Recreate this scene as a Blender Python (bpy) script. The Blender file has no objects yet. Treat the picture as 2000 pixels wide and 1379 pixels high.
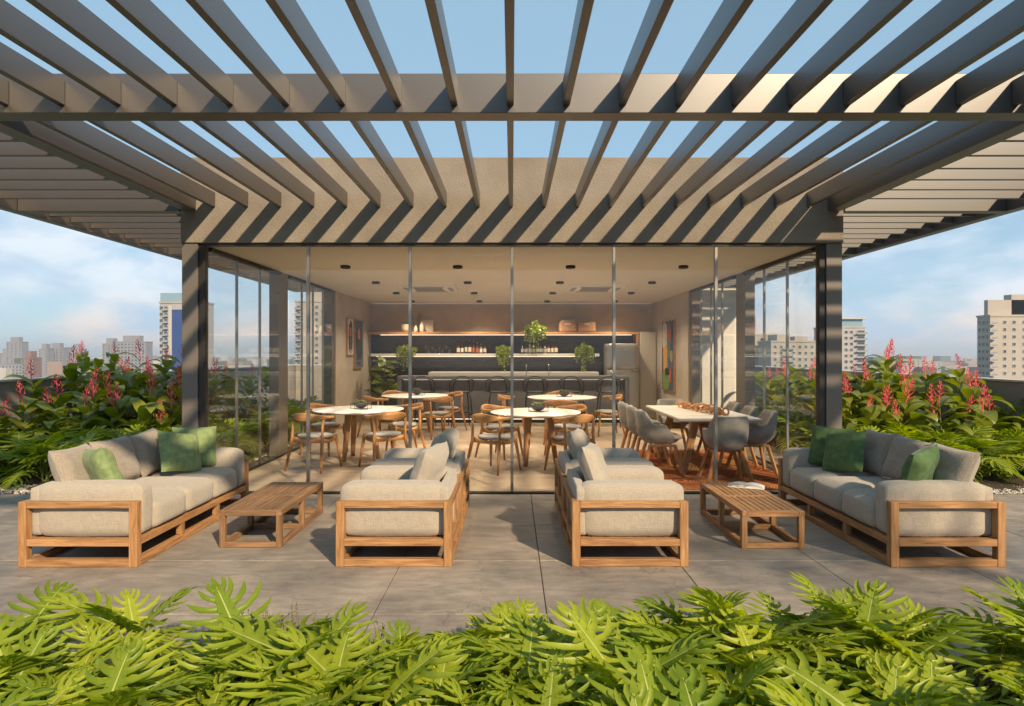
import bpy, math, random
from mathutils import Vector, Matrix, Euler, noise
R = math.radians
random.seed(7)
scene = bpy.context.scene
C = scene.collection

# ---------------------------------------------------------------- camera, sky, sun, exposure
cam = bpy.data.cameras.new('camera'); camo = bpy.data.objects.new('camera', cam); C.objects.link(camo)
camo.location = (0, 0, 1.6); camo.rotation_euler = (R(90), 0, 0)
cam.sensor_width = 36; cam.lens = 22.14; cam.clip_start = 0.05; cam.clip_end = 20000
scene.camera = camo
scene.view_settings.view_transform = 'Standard'; scene.view_settings.look = 'None'
scene.view_settings.exposure = 0.42; scene.view_settings.gamma = 1
scene.cycles.use_denoising = True
scene.cycles.max_bounces = 8; scene.cycles.diffuse_bounces = 4; scene.cycles.glossy_bounces = 3
scene.cycles.transparent_max_bounces = 24; scene.cycles.transmission_bounces = 4
scene.cycles.caustics_reflective = False; scene.cycles.caustics_refractive = False
scene.cycles.sample_clamp_indirect = 6

SUN = Vector((0.85, -1.36, 1.0)).normalized()      # towards the sun
ELEV = math.asin(SUN.z); AZ = math.atan2(SUN.x, SUN.y)
sl = bpy.data.lights.new('sun', 'SUN'); sl.energy = 5.0; sl.angle = R(1.5); sl.color = (1.0, 0.79, 0.53)
so = bpy.data.objects.new('sun', sl); C.objects.link(so)
so.rotation_euler = SUN.to_track_quat('Z', 'Y').to_euler()

def N(nt, t, **kw):
    n = nt.nodes.new(t)
    for k, v in kw.items(): setattr(n, k, v)
    return n
world = bpy.data.worlds.new('World'); scene.world = world; world.use_nodes = True
def build_world():
    nt = world.node_tree; nt.nodes.clear(); L = nt.links.new
    out = N(nt, 'ShaderNodeOutputWorld'); bg = N(nt, 'ShaderNodeBackground'); bg.inputs[1].default_value = 0.08
    sky = N(nt, 'ShaderNodeTexSky', sky_type='NISHITA'); sky.sun_disc = False
    sky.sun_elevation = ELEV; sky.sun_rotation = AZ; sky.altitude = 800; sky.air_density = 1.0; sky.dust_density = 1.2; sky.ozone_density = 2.0
    tc = N(nt, 'ShaderNodeTexCoord'); sp = N(nt, 'ShaderNodeSeparateXYZ'); L(tc.outputs['Generated'], sp.inputs[0])
    def M(op, a, b=None, clamp=False):
        m = N(nt, 'ShaderNodeMath', operation=op); m.use_clamp = clamp
        for i, v in enumerate((a, b)):
            if v is None: continue
            if isinstance(v, (int, float)): m.inputs[i].default_value = v
            else: L(v, m.inputs[i])
        return m.outputs[0]
    mp = N(nt, 'ShaderNodeMapping'); mp.inputs['Rotation'].default_value = (0, R(24), R(8)); mp.inputs['Scale'].default_value = (1.0, 1.0, 2.1); mp.inputs['Location'].default_value = (3.3, 1.7, 0.6)
    L(tc.outputs['Generated'], mp.inputs[0])
    n1 = N(nt, 'ShaderNodeTexNoise'); n1.inputs['Scale'].default_value = 3.4; n1.inputs['Detail'].default_value = 10; n1.inputs['Roughness'].default_value = 0.6; n1.inputs['Distortion'].default_value = 0.5
    L(mp.outputs[0], n1.inputs['Vector'])
    n2 = N(nt, 'ShaderNodeTexNoise'); n2.inputs['Scale'].default_value = 7.0; n2.inputs['Detail'].default_value = 6
    L(mp.outputs[0], n2.inputs['Vector'])
    mr = N(nt, 'ShaderNodeMapRange'); mr.interpolation_type = 'SMOOTHSTEP'
    mr.inputs['From Min'].default_value = 0.41; mr.inputs['From Max'].default_value = 0.57; L(n1.outputs['Fac'], mr.inputs['Value'])
    el = N(nt, 'ShaderNodeMapRange'); el.interpolation_type = 'SMOOTHSTEP'
    el.inputs['From Min'].default_value = 0.30; el.inputs['From Max'].default_value = 0.14; L(sp.outputs[2], el.inputs['Value'])
    fac = M('MULTIPLY', M('MULTIPLY', mr.outputs[0], el.outputs[0]), 0.85)
    # cloud colour: cool white above, warm near the horizon
    lo = N(nt, 'ShaderNodeMapRange'); lo.interpolation_type = 'SMOOTHSTEP'
    lo.inputs['From Min'].default_value = 0.10; lo.inputs['From Max'].default_value = 0.0; L(sp.outputs[2], lo.inputs['Value'])
    cc = N(nt, 'ShaderNodeMix', data_type='RGBA'); cc.inputs[6].default_value = (8.6, 9.3, 10.0, 1); cc.inputs[7].default_value = (10.4, 8.0, 6.8, 1)
    L(lo.outputs[0], cc.inputs[0])
    sh = N(nt, 'ShaderNodeMix', data_type='RGBA'); sh.inputs[6].default_value = (5.0, 6.7, 8.6, 1)
    s2 = N(nt, 'ShaderNodeMapRange'); s2.inputs['From Min'].default_value = 0.40; s2.inputs['From Max'].default_value = 0.56; L(n2.outputs['Fac'], s2.inputs['Value'])
    L(s2.outputs[0], sh.inputs[0]); L(cc.outputs[2], sh.inputs[7])
    mx = N(nt, 'ShaderNodeMix', data_type='RGBA'); L(fac, mx.inputs[0]); L(sky.outputs[0], mx.inputs[6]); L(sh.outputs[2], mx.inputs[7])
    # thin high veil over the whole sky
    ve = N(nt, 'ShaderNodeMix', data_type='RGBA'); ve.inputs[0].default_value = 0.6; ve.inputs[7].default_value = (4.5, 7.2, 9.2, 1); L(sky.outputs[0], ve.inputs[6]); L(ve.outputs[2], mx.inputs[6])
    L(mx.outputs[2], bg.inputs[0]); L(bg.outputs[0], out.inputs[0])
build_world()

# ---------------------------------------------------------------- helpers
def setp(o, label=None, cat=None, group=None, kind=None):
    if label: o['label'] = label
    if cat: o['category'] = cat
    if group: o['group'] = group
    if kind: o['kind'] = kind
    return o
def root(name, label, cat, loc=(0, 0, 0), rz=0.0, group=None):
    o = bpy.data.objects.new(name, None); o.empty_display_size = 0.1; C.objects.link(o)
    o.location = loc; o.rotation_euler = (0, 0, rz)
    return setp(o, label, cat, group)
def ob(name, mesh, parent=None, loc=(0, 0, 0), rot=(0, 0, 0), scale=(1, 1, 1)):
    o = bpy.data.objects.new(name, mesh); C.objects.link(o)
    o.location = loc; o.rotation_euler = rot; o.scale = scale
    if parent: o.parent = parent
    return o
def dup(src, parent=None, loc=None, rz=None, scale=None):
    c = src.copy(); C.objects.link(c)
    if parent: c.parent = parent
    if loc is not None: c.location = loc
    if rz is not None: c.rotation_euler = (0, 0, rz)
    if scale is not None: c.scale = scale
    for k in list(src.children): dup(k, c)
    return c

class MB:
    def __init__(s): s.v = []; s.f = []; s.m = []; s.sm = []
    def quad(s, idx, mi=0, sm=False): s.f.append(tuple(idx)); s.m.append(mi); s.sm.append(sm)
    def box(s, a, b, mi=0, bev=0.0):
        x0, y0, z0 = a; x1, y1, z1 = b; n = len(s.v)
        if bev <= 0:
            s.v += [(x, y, z) for z in (z0, z1) for y in (y0, y1) for x in (x0, x1)]
            for q in ((0, 2, 3, 1), (4, 5, 7, 6), (0, 1, 5, 4), (2, 6, 7, 3), (0, 4, 6, 2), (1, 3, 7, 5)): s.quad([n + i for i in q], mi)
            return s
        e = bev; P = {}
        for ix in (0, 1):
            for iy in (0, 1):
                for iz in (0, 1):
                    c = ((x0, x1)[ix], (y0, y1)[iy], (z0, z1)[iz]); d = (e - 2 * e * ix, e - 2 * e * iy, e - 2 * e * iz)
                    for ax in range(3):
                        p = [c[k] + (d[k] if k != ax else 0) for k in range(3)]
                        P[ix, iy, iz, ax] = len(s.v); s.v.append(tuple(p))
        F = lambda ax, val: [P[tuple(k) + (ax,)] for k in [[(val if a == ax else (u if a == (ax + 1) % 3 else w)) for a in range(3)] for u, w in ((0, 0), (1, 0), (1, 1), (0, 1))]]
        for ax in range(3):
            s.quad(F(ax, 0)[::-1], mi); s.quad(F(ax, 1), mi)
            b1, b2 = (ax + 1) % 3, (ax + 2) % 3
            for u in (0, 1):
                for w in (0, 1):
                    k0 = [0] * 3; k1 = [0] * 3; k0[ax] = 0; k1[ax] = 1
                    k0[b1] = k1[b1] = u; k0[b2] = k1[b2] = w
                    q = [P[tuple(k0) + (b1,)], P[tuple(k1) + (b1,)], P[tuple(k1) + (b2,)], P[tuple(k0) + (b2,)]]
                    s.quad(q if (u == w) == False else q[::-1], mi)
        for ix in (0, 1):
            for iy in (0, 1):
                for iz in (0, 1):
                    t = [P[ix, iy, iz, 0], P[ix, iy, iz, 1], P[ix, iy, iz, 2]]
                    s.quad(t if (ix + iy + iz) % 2 else t[::-1], mi)
        return s
    def tube(s, pts, rad, seg=8, mi=0, cap=True, flat=1.0, up=(0, 0, 1)):
        pts = [Vector(p) for p in pts]; n0 = len(s.v); k = len(pts)
        if not isinstance(rad, (list, tuple)): rad = [rad] * k
        U = Vector(up)
        for i, p in enumerate(pts):
            t = (pts[min(i + 1, k - 1)] - pts[max(i - 1, 0)]).normalized()
            a = t.cross(U)
            if a.length < 1e-4: a = t.cross(Vector((1, 0, 0)))
            a.normalize(); b = a.cross(t).normalized(); fl = flat[i] if isinstance(flat, (list, tuple)) else flat
            for j in range(seg):
                th = 2 * math.pi * j / seg
                s.v.append(tuple(p + a * (math.cos(th) * rad[i]) + b * (math.sin(th) * rad[i] * fl)))
        for i in range(k - 1):
            for j in range(seg):
                s.quad((n0 + i * seg + j, n0 + i * seg + (j + 1) % seg, n0 + (i + 1) * seg + (j + 1) % seg, n0 + (i + 1) * seg + j), mi, True)
        if cap:
            s.quad([n0 + j for j in range(seg)][::-1], mi); s.quad([n0 + (k - 1) * seg + j for j in range(seg)], mi)
        return s
    def lathe(s, prof, seg=24, mi=0, c=(0, 0, 0), sm=True):
        n0 = len(s.v); k = len(prof)
        for r, z in prof:
            for j in range(seg):
                th = 2 * math.pi * j / seg; s.v.append((c[0] + r * math.cos(th), c[1] + r * math.sin(th), c[2] + z))
        for i in range(k - 1):
            for j in range(seg):
                s.quad((n0 + i * seg + j, n0 + i * seg + (j + 1) % seg, n0 + (i + 1) * seg + (j + 1) % seg, n0 + (i + 1) * seg + j), mi, sm)
        s.quad([n0 + j for j in range(seg)][::-1], mi); s.quad([n0 + (k - 1) * seg + j for j in range(seg)], mi)
        return s
    def mesh(s, name, *mats):
        me = bpy.data.meshes.new(name); me.from_pydata([tuple(v) for v in s.v], [], s.f)
        for m in mats: me.materials.append(m)
        for p, mi, sm in zip(me.polygons, s.m, s.sm): p.material_index = mi; p.use_smooth = sm
        me.update(); return me
def box_mesh(name, a, b, mat, bev=0.0): return MB().box(a, b, 0, bev).mesh(name, mat)

def member(name, p0, p1, w, h, mat, parent, bev=0.003):
    """a bar from p0 to p1 with its length on local X (so the grain runs along it)"""
    p0, p1 = Vector(p0), Vector(p1); d = p1 - p0; l = d.length
    me = box_mesh(name, (-l / 2, -w / 2, -h / 2), (l / 2, w / 2, h / 2), mat, bev)
    o = ob(name, me, parent, (p0 + p1) / 2)
    q = d.to_track_quat('X', 'Z'); o.rotation_euler = q.to_euler()
    return o

def cushion_mesh(name, sx, sy, sz, mat, r=0.045, puff=0.018, n=9, seed=0):
    """rounded box with slightly bulging faces, origin at the bottom centre"""
    vs = {}; mb = MB(); hs = (sx / 2, sy / 2, sz / 2)
    def vert(p):
        key = tuple(round(c, 5) for c in p)
        if key in vs: return vs[key]
        q = []
        for k in range(3):
            t = p[k]; e = r / hs[k]
            q.append(max(-1 + e, min(1 - e, t * 1.0)) * hs[k])
        inner = Vector(q); d = Vector((p[0] * hs[0], p[1] * hs[1], p[2] * hs[2])) - inner
        v = inner + (d.normalized() * r if d.length > 1e-7 else d)
        for k in range(3):
            o = [p[j] for j in range(3) if j != k]
            v[k] += puff * p[k] * (1 - o[0] ** 4) * (1 - o[1] ** 4) * (1.0 if abs(p[k]) > .99 else 0.4)
        w = noise.noise(Vector((v.x * 5 + seed, v.y * 5, v.z * 5))) * 0.006
        v += Vector((w, w, w)); v.z += sz / 2
        vs[key] = len(mb.v); mb.v.append(tuple(v)); return vs[key]
    def remap(i):      # denser near the edges
        t = -1 + 2 * i / n; return math.copysign(abs(t) ** 0.7, t)
    g = [remap(i) for i in range(n + 1)]
    for ax in range(3):
        for sgn in (-1, 1):
            for i in range(n):
                for j in range(n):
                    q = []
                    for a, b in ((i, j), (i + 1, j), (i + 1, j + 1), (i, j + 1)):
                        p = [0, 0, 0]; p[ax] = sgn; p[(ax + 1) % 3] = g[a]; p[(ax + 2) % 3] = g[b]; q.append(vert(p))
                    mb.quad(q if sgn > 0 else q[::-1], 0, True)
    return mb.mesh(name, mat)

def pillow_mesh(name, w, h, t, mat, seed=0, n=14):
    """a scatter cushion in its XZ plane (thickness on Y), origin at the bottom edge"""
    mb = MB()
    for side in (1, -1):
        base = len(mb.v)
        for j in range(n + 1):
            for i in range(n + 1):
                u = -1 + 2 * i / n; v = -1 + 2 * j / n
                pin = 1 - 0.07 * (1 - u * u) * (abs(v) ** 3); pin2 = 1 - 0.07 * (1 - v * v) * (abs(u) ** 3)
                th = t / 2 * ((1 - u ** 4) * (1 - v ** 4)) ** 0.5
                th *= 1 + 0.16 * noise.noise(Vector((u * 2 + seed, v * 2, side))) - 0.10 * math.exp(-((v - 0.1 * u) * 6) ** 2) * (1 - u * u)
                mb.v.append((u * w / 2 * pin2, side * th, h / 2 + v * h / 2 * pin))
        for j in range(n):
            for i in range(n):
                q = [base + j * (n + 1) + i, base + j * (n + 1) + i + 1, base + (j + 1) * (n + 1) + i + 1, base + (j + 1) * (n + 1) + i]
                mb.quad(q if side < 0 else q[::-1], 0, True)
    return mb.mesh(name, mat)

# ---------------------------------------------------------------- materials
def mat(name, col, rough=0.6, metal=0.0, var=0.0, vscale=3.0, bump=0.0, bscale=80.0, stretch=(1, 1, 1), col2=None, spec=0.5, sheen=0.0, rnd=0.0, detail=5.0, bdist=0.01, coat=0.0, world_space=False):
    m = bpy.data.materials.new(name); m.use_nodes = True; nt = m.node_tree; L = nt.links.new
    b = nt.nodes['Principled BSDF']; b.inputs['Roughness'].default_value = rough; b.inputs['Metallic'].default_value = metal
    b.inputs['Specular IOR Level'].default_value = spec; b.inputs['Base Color'].default_value = (*col, 1)
    if sheen: b.inputs['Sheen Weight'].default_value = sheen; b.inputs['Sheen Roughness'].default_value = 0.4
    if coat: b.inputs['Coat Weight'].default_value = coat; b.inputs['Coat Roughness'].default_value = 0.42
    tc = N(nt, 'ShaderNodeTexCoord'); src = tc.outputs['Object']
    if world_space:
        g = N(nt, 'ShaderNodeNewGeometry'); src = g.outputs['Position']
    mp = N(nt, 'ShaderNodeMapping'); mp.inputs['Scale'].default_value = stretch; L(src, mp.inputs[0])
    if rnd and not world_space:
        oi = N(nt, 'ShaderNodeObjectInfo'); cm = N(nt, 'ShaderNodeVectorMath', operation='SCALE'); cm.inputs[0].default_value = (37, 19, 53); L(oi.outputs['Random'], cm.inputs['Scale']); L(cm.outputs[0], mp.inputs['Location'])
    colout = None
    if var or col2:
        n = N(nt, 'ShaderNodeTexNoise'); n.inputs['Scale'].default_value = vscale; n.inputs['Detail'].default_value = detail; n.inputs['Roughness'].default_value = 0.6; L(mp.outputs[0], n.inputs['Vector'])
        mr = N(nt, 'ShaderNodeMapRange'); mr.inputs['From Min'].default_value = 0.3; mr.inputs['From Max'].default_value = 0.7; L(n.outputs['Fac'], mr.inputs['Value'])
        mx = N(nt, 'ShaderNodeMix', data_type='RGBA'); L(mr.outputs[0], mx.inputs[0])
        c2 = col2 if col2 else tuple(c * (1 - var) for c in col)
        mx.inputs[6].default_value = (*c2, 1); mx.inputs[7].default_value = (*(tuple(min(1, c * (1 + (0 if col2 else var))) for c in col)), 1)
        colout = mx.outputs[2]
    if rnd:
        oi = N(nt, 'ShaderNodeObjectInfo'); r = N(nt, 'ShaderNodeMapRange'); r.inputs['To Min'].default_value = 1 - rnd; r.inputs['To Max'].default_value = 1 + rnd; L(oi.outputs['Random'], r.inputs['Value'])
        hs = N(nt, 'ShaderNodeHueSaturation'); L(r.outputs[0], hs.inputs['Value'])
        if colout: L(colout, hs.inputs['Color'])
        else: hs.inputs['Color'].default_value = (*col, 1)
        colout = hs.outputs[0]
    if colout: L(colout, b.inputs['Base Color'])
    if bump:
        n = N(nt, 'ShaderNodeTexNoise'); n.inputs['Scale'].default_value = bscale; n.inputs['Detail'].default_value = 4; L(mp.outputs[0], n.inputs['Vector'])
        bp = N(nt, 'ShaderNodeBump'); bp.inputs['Strength'].default_value = bump; bp.inputs['Distance'].default_value = bdist; L(n.outputs['Fac'], bp.inputs['Height']); L(bp.outputs[0], b.inputs['Normal'])
    return m

def wood(name, light, dark, axis=0, rough=0.45, scale=6.0, rnd=0.10):
    m = bpy.data.materials.new(name); m.use_nodes = True; nt = m.node_tree; L = nt.links.new
    b = nt.nodes['Principled BSDF']; b.inputs['Roughness'].default_value = rough; b.inputs['Specular IOR Level'].default_value = 0.35
    tc = N(nt, 'ShaderNodeTexCoord'); mp = N(nt, 'ShaderNodeMapping'); s = [9.0, 9.0, 9.0]; s[axis] = 0.7; mp.inputs['Scale'].default_value = s
    L(tc.outputs['Object'], mp.inputs[0])
    oi = N(nt, 'ShaderNodeObjectInfo'); cm = N(nt, 'ShaderNodeVectorMath', operation='SCALE'); cm.inputs[0].default_value = (31, 17, 43); L(oi.outputs['Random'], cm.inputs['Scale']); L(cm.outputs[0], mp.inputs['Location'])
    n = N(nt, 'ShaderNodeTexNoise'); n.inputs['Scale'].default_value = scale; n.inputs['Detail'].default_value = 6; n.inputs['Roughness'].default_value = 0.65; n.inputs['Distortion'].default_value = 0.6; L(mp.outputs[0], n.inputs['Vector'])
    cr = N(nt, 'ShaderNodeValToRGB'); cr.color_ramp.elements[0].position = 0.32; cr.color_ramp.elements[0].color = (*dark, 1); cr.color_ramp.elements[1].position = 0.62; cr.color_ramp.elements[1].color = (*light, 1); L(n.outputs['Fac'], cr.inputs[0])
    r = N(nt, 'ShaderNodeMapRange'); r.inputs['To Min'].default_value = 1 - rnd; r.inputs['To Max'].default_value = 1 + rnd; L(oi.outputs['Random'], r.inputs['Value'])
    hs = N(nt, 'ShaderNodeHueSaturation'); L(r.outputs[0], hs.inputs['Value']); L(cr.outputs[0], hs.inputs['Color']); L(hs.outputs[0], b.inputs['Base Color'])
    bp = N(nt, 'ShaderNodeBump'); bp.inputs['Strength'].default_value = 0.25; bp.inputs['Distance'].default_value = 0.004; L(n.outputs['Fac'], bp.inputs['Height']); L(bp.outputs[0], b.inputs['Normal'])
    return m

def fabric(name, col, weave=260.0, var=0.14, sheen=0.3):
    m = bpy.data.materials.new(name); m.use_nodes = True; nt = m.node_tree; L = nt.links.new
    b = nt.nodes['Principled BSDF']; b.inputs['Roughness'].default_value = 0.95; b.inputs['Specular IOR Level'].default_value = 0.15
    b.inputs['Sheen Weight'].default_value = sheen; b.inputs['Sheen Roughness'].default_value = 0.5
    tc = N(nt, 'ShaderNodeTexCoord'); outs = []
    for st in ((1.0, 14.0, 14.0), (14.0, 14.0, 1.0), (14.0, 1.0, 14.0)):
        mp = N(nt, 'ShaderNodeMapping'); mp.inputs['Scale'].default_value = st; L(tc.outputs['Object'], mp.inputs[0])
        n = N(nt, 'ShaderNodeTexNoise'); n.inputs['Scale'].default_value = weave / 14; n.inputs['Detail'].default_value = 2; L(mp.outputs[0], n.inputs['Vector']); outs.append(n.outputs['Fac'])
    a = N(nt, 'ShaderNodeMath', operation='ADD'); L(outs[0], a.inputs[0]); L(outs[1], a.inputs[1])
    a2 = N(nt, 'ShaderNodeMath', operation='ADD'); L(a.outputs[0], a2.inputs[0]); L(outs[2], a2.inputs[1])
    mr = N(nt, 'ShaderNodeMapRange'); mr.inputs['From Min'].default_value = 1.1; mr.inputs['From Max'].default_value = 1.9; L(a2.outputs[0], mr.inputs['Value'])
    mx = N(nt, 'ShaderNodeMix', data_type='RGBA'); L(mr.outputs[0], mx.inputs[0])
    mx.inputs[6].default_value = (*(c * (1 - var * 1.5) for c in col), 1); mx.inputs[7].default_value = (*(c * (1 + var) for c in col), 1); L(mx.outputs[2], b.inputs['Base Color'])
    n = N(nt, 'ShaderNodeTexNoise'); n.inputs['Scale'].default_value = 9; n.inputs['Detail'].default_value = 2; L(tc.outputs['Object'], n.inputs['Vector'])
    ad = N(nt, 'ShaderNodeMath', operation='MULTIPLY_ADD'); L(n.outputs['Fac'], ad.inputs[0]); ad.inputs[1].default_value = 3.0; L(a2.outputs[0], ad.inputs[2])
    bp = N(nt, 'ShaderNodeBump'); bp.inputs['Strength'].default_value = 0.5; bp.inputs['Distance'].default_value = 0.006; L(ad.outputs[0], bp.inputs['Height']); L(bp.outputs[0], b.inputs['Normal'])
    return m

def leafmat(name, col, col2, rough=0.35, trans=0.35, tcol=None):
    m = bpy.data.materials.new(name); m.use_nodes = True; nt = m.node_tree; L = nt.links.new
    b = nt.nodes['Principled BSDF']; b.inputs['Roughness'].default_value = rough; b.inputs['Specular IOR Level'].default_value = 0.45
    oi = N(nt, 'ShaderNodeObjectInfo'); mx = N(nt, 'ShaderNodeMix', data_type='RGBA'); L(oi.outputs['Random'], mx.inputs[0]); mx.inputs[6].default_value = (*col, 1); mx.inputs[7].default_value = (*col2, 1)
    tc = N(nt, 'ShaderNodeTexCoord'); n = N(nt, 'ShaderNodeTexNoise'); n.inputs['Scale'].default_value = 14; n.inputs['Detail'].default_value = 3; L(tc.outputs['Object'], n.inputs['Vector'])
    r = N(nt, 'ShaderNodeMapRange'); r.inputs['To Min'].default_value = 0.75; r.inputs['To Max'].default_value = 1.25; L(n.outputs['Fac'], r.inputs['Value'])
    hs = N(nt, 'ShaderNodeHueSaturation'); L(r.outputs[0], hs.inputs['Value']); L(mx.outputs[2], hs.inputs['Color']); L(hs.outputs[0], b.inputs['Base Color'])
    bp = N(nt, 'ShaderNodeBump'); bp.inputs['Strength'].default_value = 0.15; bp.inputs['Distance'].default_value = 0.01; L(n.outputs['Fac'], bp.inputs['Height']); L(bp.outputs[0], b.inputs['Normal'])
    t = N(nt, 'ShaderNodeBsdfTranslucent'); h2 = N(nt, 'ShaderNodeHueSaturation'); h2.inputs['Value'].default_value = 1.5; h2.inputs['Saturation'].default_value = 1.1; L(hs.outputs[0], h2.inputs['Color']); L(h2.outputs[0], t.inputs[0])
    ms = N(nt, 'ShaderNodeMixShader'); ms.inputs[0].default_value = trans; L(b.outputs[0], ms.inputs[1]); L(t.outputs[0], ms.inputs[2])
    L(ms.outputs[0], nt.nodes['Material Output'].inputs[0]); return m

def glass_mat(name, tint=(0.98, 0.985, 0.98), ior=1.5, boost=1.0):
    m = bpy.data.materials.new(name); m.use_nodes = True; nt = m.node_tree; L = nt.links.new; nt.nodes.remove(nt.nodes['Principled BSDF'])
    t = N(nt, 'ShaderNodeBsdfTransparent'); t.inputs[0].default_value = (*tint, 1); g = N(nt, 'ShaderNodeBsdfGlossy'); g.inputs['Roughness'].default_value = 0.01; g.inputs[0].default_value = (0.95, 0.97, 1, 1)
    lw = N(nt, 'ShaderNodeLayerWeight'); lw.inputs[0].default_value = 0.5          # facing: symmetric for both faces of the pane
    pw_ = N(nt, 'ShaderNodeMath', operation='POWER'); L(lw.outputs['Facing'], pw_.inputs[0]); pw_.inputs[1].default_value = 5.0
    ml = N(nt, 'ShaderNodeMath', operation='MULTIPLY_ADD'); L(pw_.outputs[0], ml.inputs[0]); ml.inputs[1].default_value = 0.55 * boost; ml.inputs[2].default_value = 0.022 * boost
    ms = N(nt, 'ShaderNodeMixShader'); L(ml.outputs[0], ms.inputs[0]); L(t.outputs[0], ms.inputs[1]); L(g.outputs[0], ms.inputs[2]); L(ms.outputs[0], nt.nodes['Material Output'].inputs[0]); return m

def emit(name, col, s):
    m = bpy.data.materials.new(name); m.use_nodes = True; b = m.node_tree.nodes['Principled BSDF']; b.inputs['Base Color'].default_value = (*col, 1)
    b.inputs['Emission Color'].default_value = (*col, 1); b.inputs['Emission Strength'].default_value = s; return m

m_metal = mat('bronze_metal', (0.058, 0.047, 0.040), 0.42, 0.0, var=0.06, vscale=2, bump=0.02, bscale=300, spec=1.0, coat=0.7)
m_frame = mat('column_metal', (0.16, 0.14, 0.12), 0.4, 0.2, var=0.05, vscale=2, spec=0.5)
m_dark = mat('dark_metal', (0.035, 0.032, 0.03), 0.45, 0.4)
m_steel = mat('brushed_steel', (0.33, 0.31, 0.285), 0.35, 0.8, var=0.05, vscale=20)
m_chrome = mat('chrome', (0.7, 0.7, 0.7), 0.12, 1.0)
m_stucco = mat('stucco', (0.25, 0.213, 0.172), 0.95, var=0.18, vscale=1.7, bump=0.8, bscale=90, spec=0.2, bdist=0.012, detail=9)
m_ceiling = mat('ceiling_paint', (0.68, 0.62, 0.53), 0.9, var=0.02, vscale=1, spec=0.2)
m_inwall = mat('burnished_cement', (0.47, 0.40, 0.32), 0.75, var=0.16, vscale=1.6, bump=0.08, bscale=12, spec=0.3, detail=8)
m_parapet = mat('parapet_concrete', (0.30, 0.27, 0.235), 0.9, var=0.18, vscale=1.2, bump=0.3, bscale=30, spec=0.2, detail=8)
m_coping = mat('coping_stone', (0.55, 0.52, 0.47), 0.8, var=0.08, vscale=3)
m_plaster = mat('white_plaster', (0.62, 0.58, 0.53), 0.9, var=0.10, vscale=1.4, bump=0.4, bscale=40, detail=8)
m_slab = mat('slab_mortar', (0.10, 0.09, 0.08), 0.95)
m_soil = mat('soil', (0.045, 0.032, 0.022), 1.0, var=0.4, vscale=20, bump=0.8, bscale=60)
m_teak = wood('teak', (0.45, 0.245, 0.105), (0.22, 0.10, 0.042), 0, 0.5, 5.0, 0.12)
m_teakdark = wood('weathered_teak', (0.30, 0.17, 0.085), (0.13, 0.07, 0.035), 0, 0.55, 5.0, 0.14)
m_oak = wood('oak_vertical', (0.46, 0.235, 0.09), (0.27, 0.115, 0.04), 2, 0.38, 4.0, 0.10)
m_oakx = wood('oak_across', (0.50, 0.26, 0.10), (0.30, 0.13, 0.045), 0, 0.35, 4.0, 0.08)
m_linen = fabric('oatmeal_linen', (0.405, 0.352, 0.285))
m_linen2 = fabric('taupe_linen', (0.335, 0.285, 0.23), 200, 0.2)
m_green = mat('green_velvet', (0.22, 0.285, 0.125), 0.9, var=0.3, vscale=14, bump=0.3, bscale=30, sheen=0.12, spec=0.2)
m_green2 = mat('dark_green_velvet', (0.085, 0.145, 0.055), 0.9, var=0.3, vscale=14, bump=0.3, bscale=30, sheen=0.12, spec=0.2)
m_velvet = mat('grey_velvet', (0.27, 0.25, 0.23), 0.85, var=0.25, vscale=9, bump=0.25, bscale=14, sheen=0.25, spec=0.2, detail=7)
m_seatgrey = fabric('grey_seat', (0.30, 0.29, 0.28), 200, 0.12, 0.4)
m_whitetop = mat('white_lacquer', (0.80, 0.77, 0.72), 0.35, var=0.02, vscale=4, spec=0.5)
m_black = mat('black_plastic', (0.018, 0.017, 0.017), 0.4)
m_glass = glass_mat('window_glass')
m_pane_far = mat('far_window_glass', (0.05, 0.075, 0.11), 0.15, 0.0, rnd=0.5, spec=0.8)
m_leaf = leafmat('philodendron_leaf', (0.17, 0.245, 0.013), (0.36, 0.41, 0.03), 0.44, 0.40)
m_vein = leafmat('leaf_midrib', (0.42, 0.48, 0.13), (0.48, 0.52, 0.16), 0.4, 0.3)
m_ginger = leafmat('ginger_leaf', (0.13, 0.175, 0.016), (0.27, 0.30, 0.032), 0.36, 0.40)
m_cane = mat('ginger_cane', (0.18, 0.17, 0.05), 0.6)
m_red = leafmat('ginger_bract', (0.74, 0.115, 0.14), (0.86, 0.20, 0.21), 0.4, 0.3)
m_bark = mat('bark', (0.10, 0.075, 0.055), 0.95, var=0.3, vscale=12, bump=0.8, bscale=25)
m_pot = mat('grey_ceramic', (0.30, 0.29, 0.28), 0.6)

# ================================================================ SETTING
def structure(name, me, loc=(0, 0, 0)):
    return setp(ob(name, me, None, loc), kind='structure')
# city ground reaching the horizon, 45 m below the terrace
m_city = mat('city_ground', (0.10, 0.12, 0.11), 1.0, var=0.5, vscale=0.02, col2=(0.05, 0.08, 0.05), world_space=True)
structure('ground', MB().box((-9000, -2000, -47), (9000, 14000, -45)).mesh('ground', m_city))
# the storeys below the roof terrace
body = root('podium_building', 'concrete building storeys below the roof terrace', 'building', (0, 8, -45))
m_podium = mat('podium_wall', (0.4, 0.37, 0.33), 0.9, var=0.1)
ob('wall', box_mesh('wall', (-7.7, -11, 0), (7.7, 14, 44.55), m_podium), body)
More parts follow.
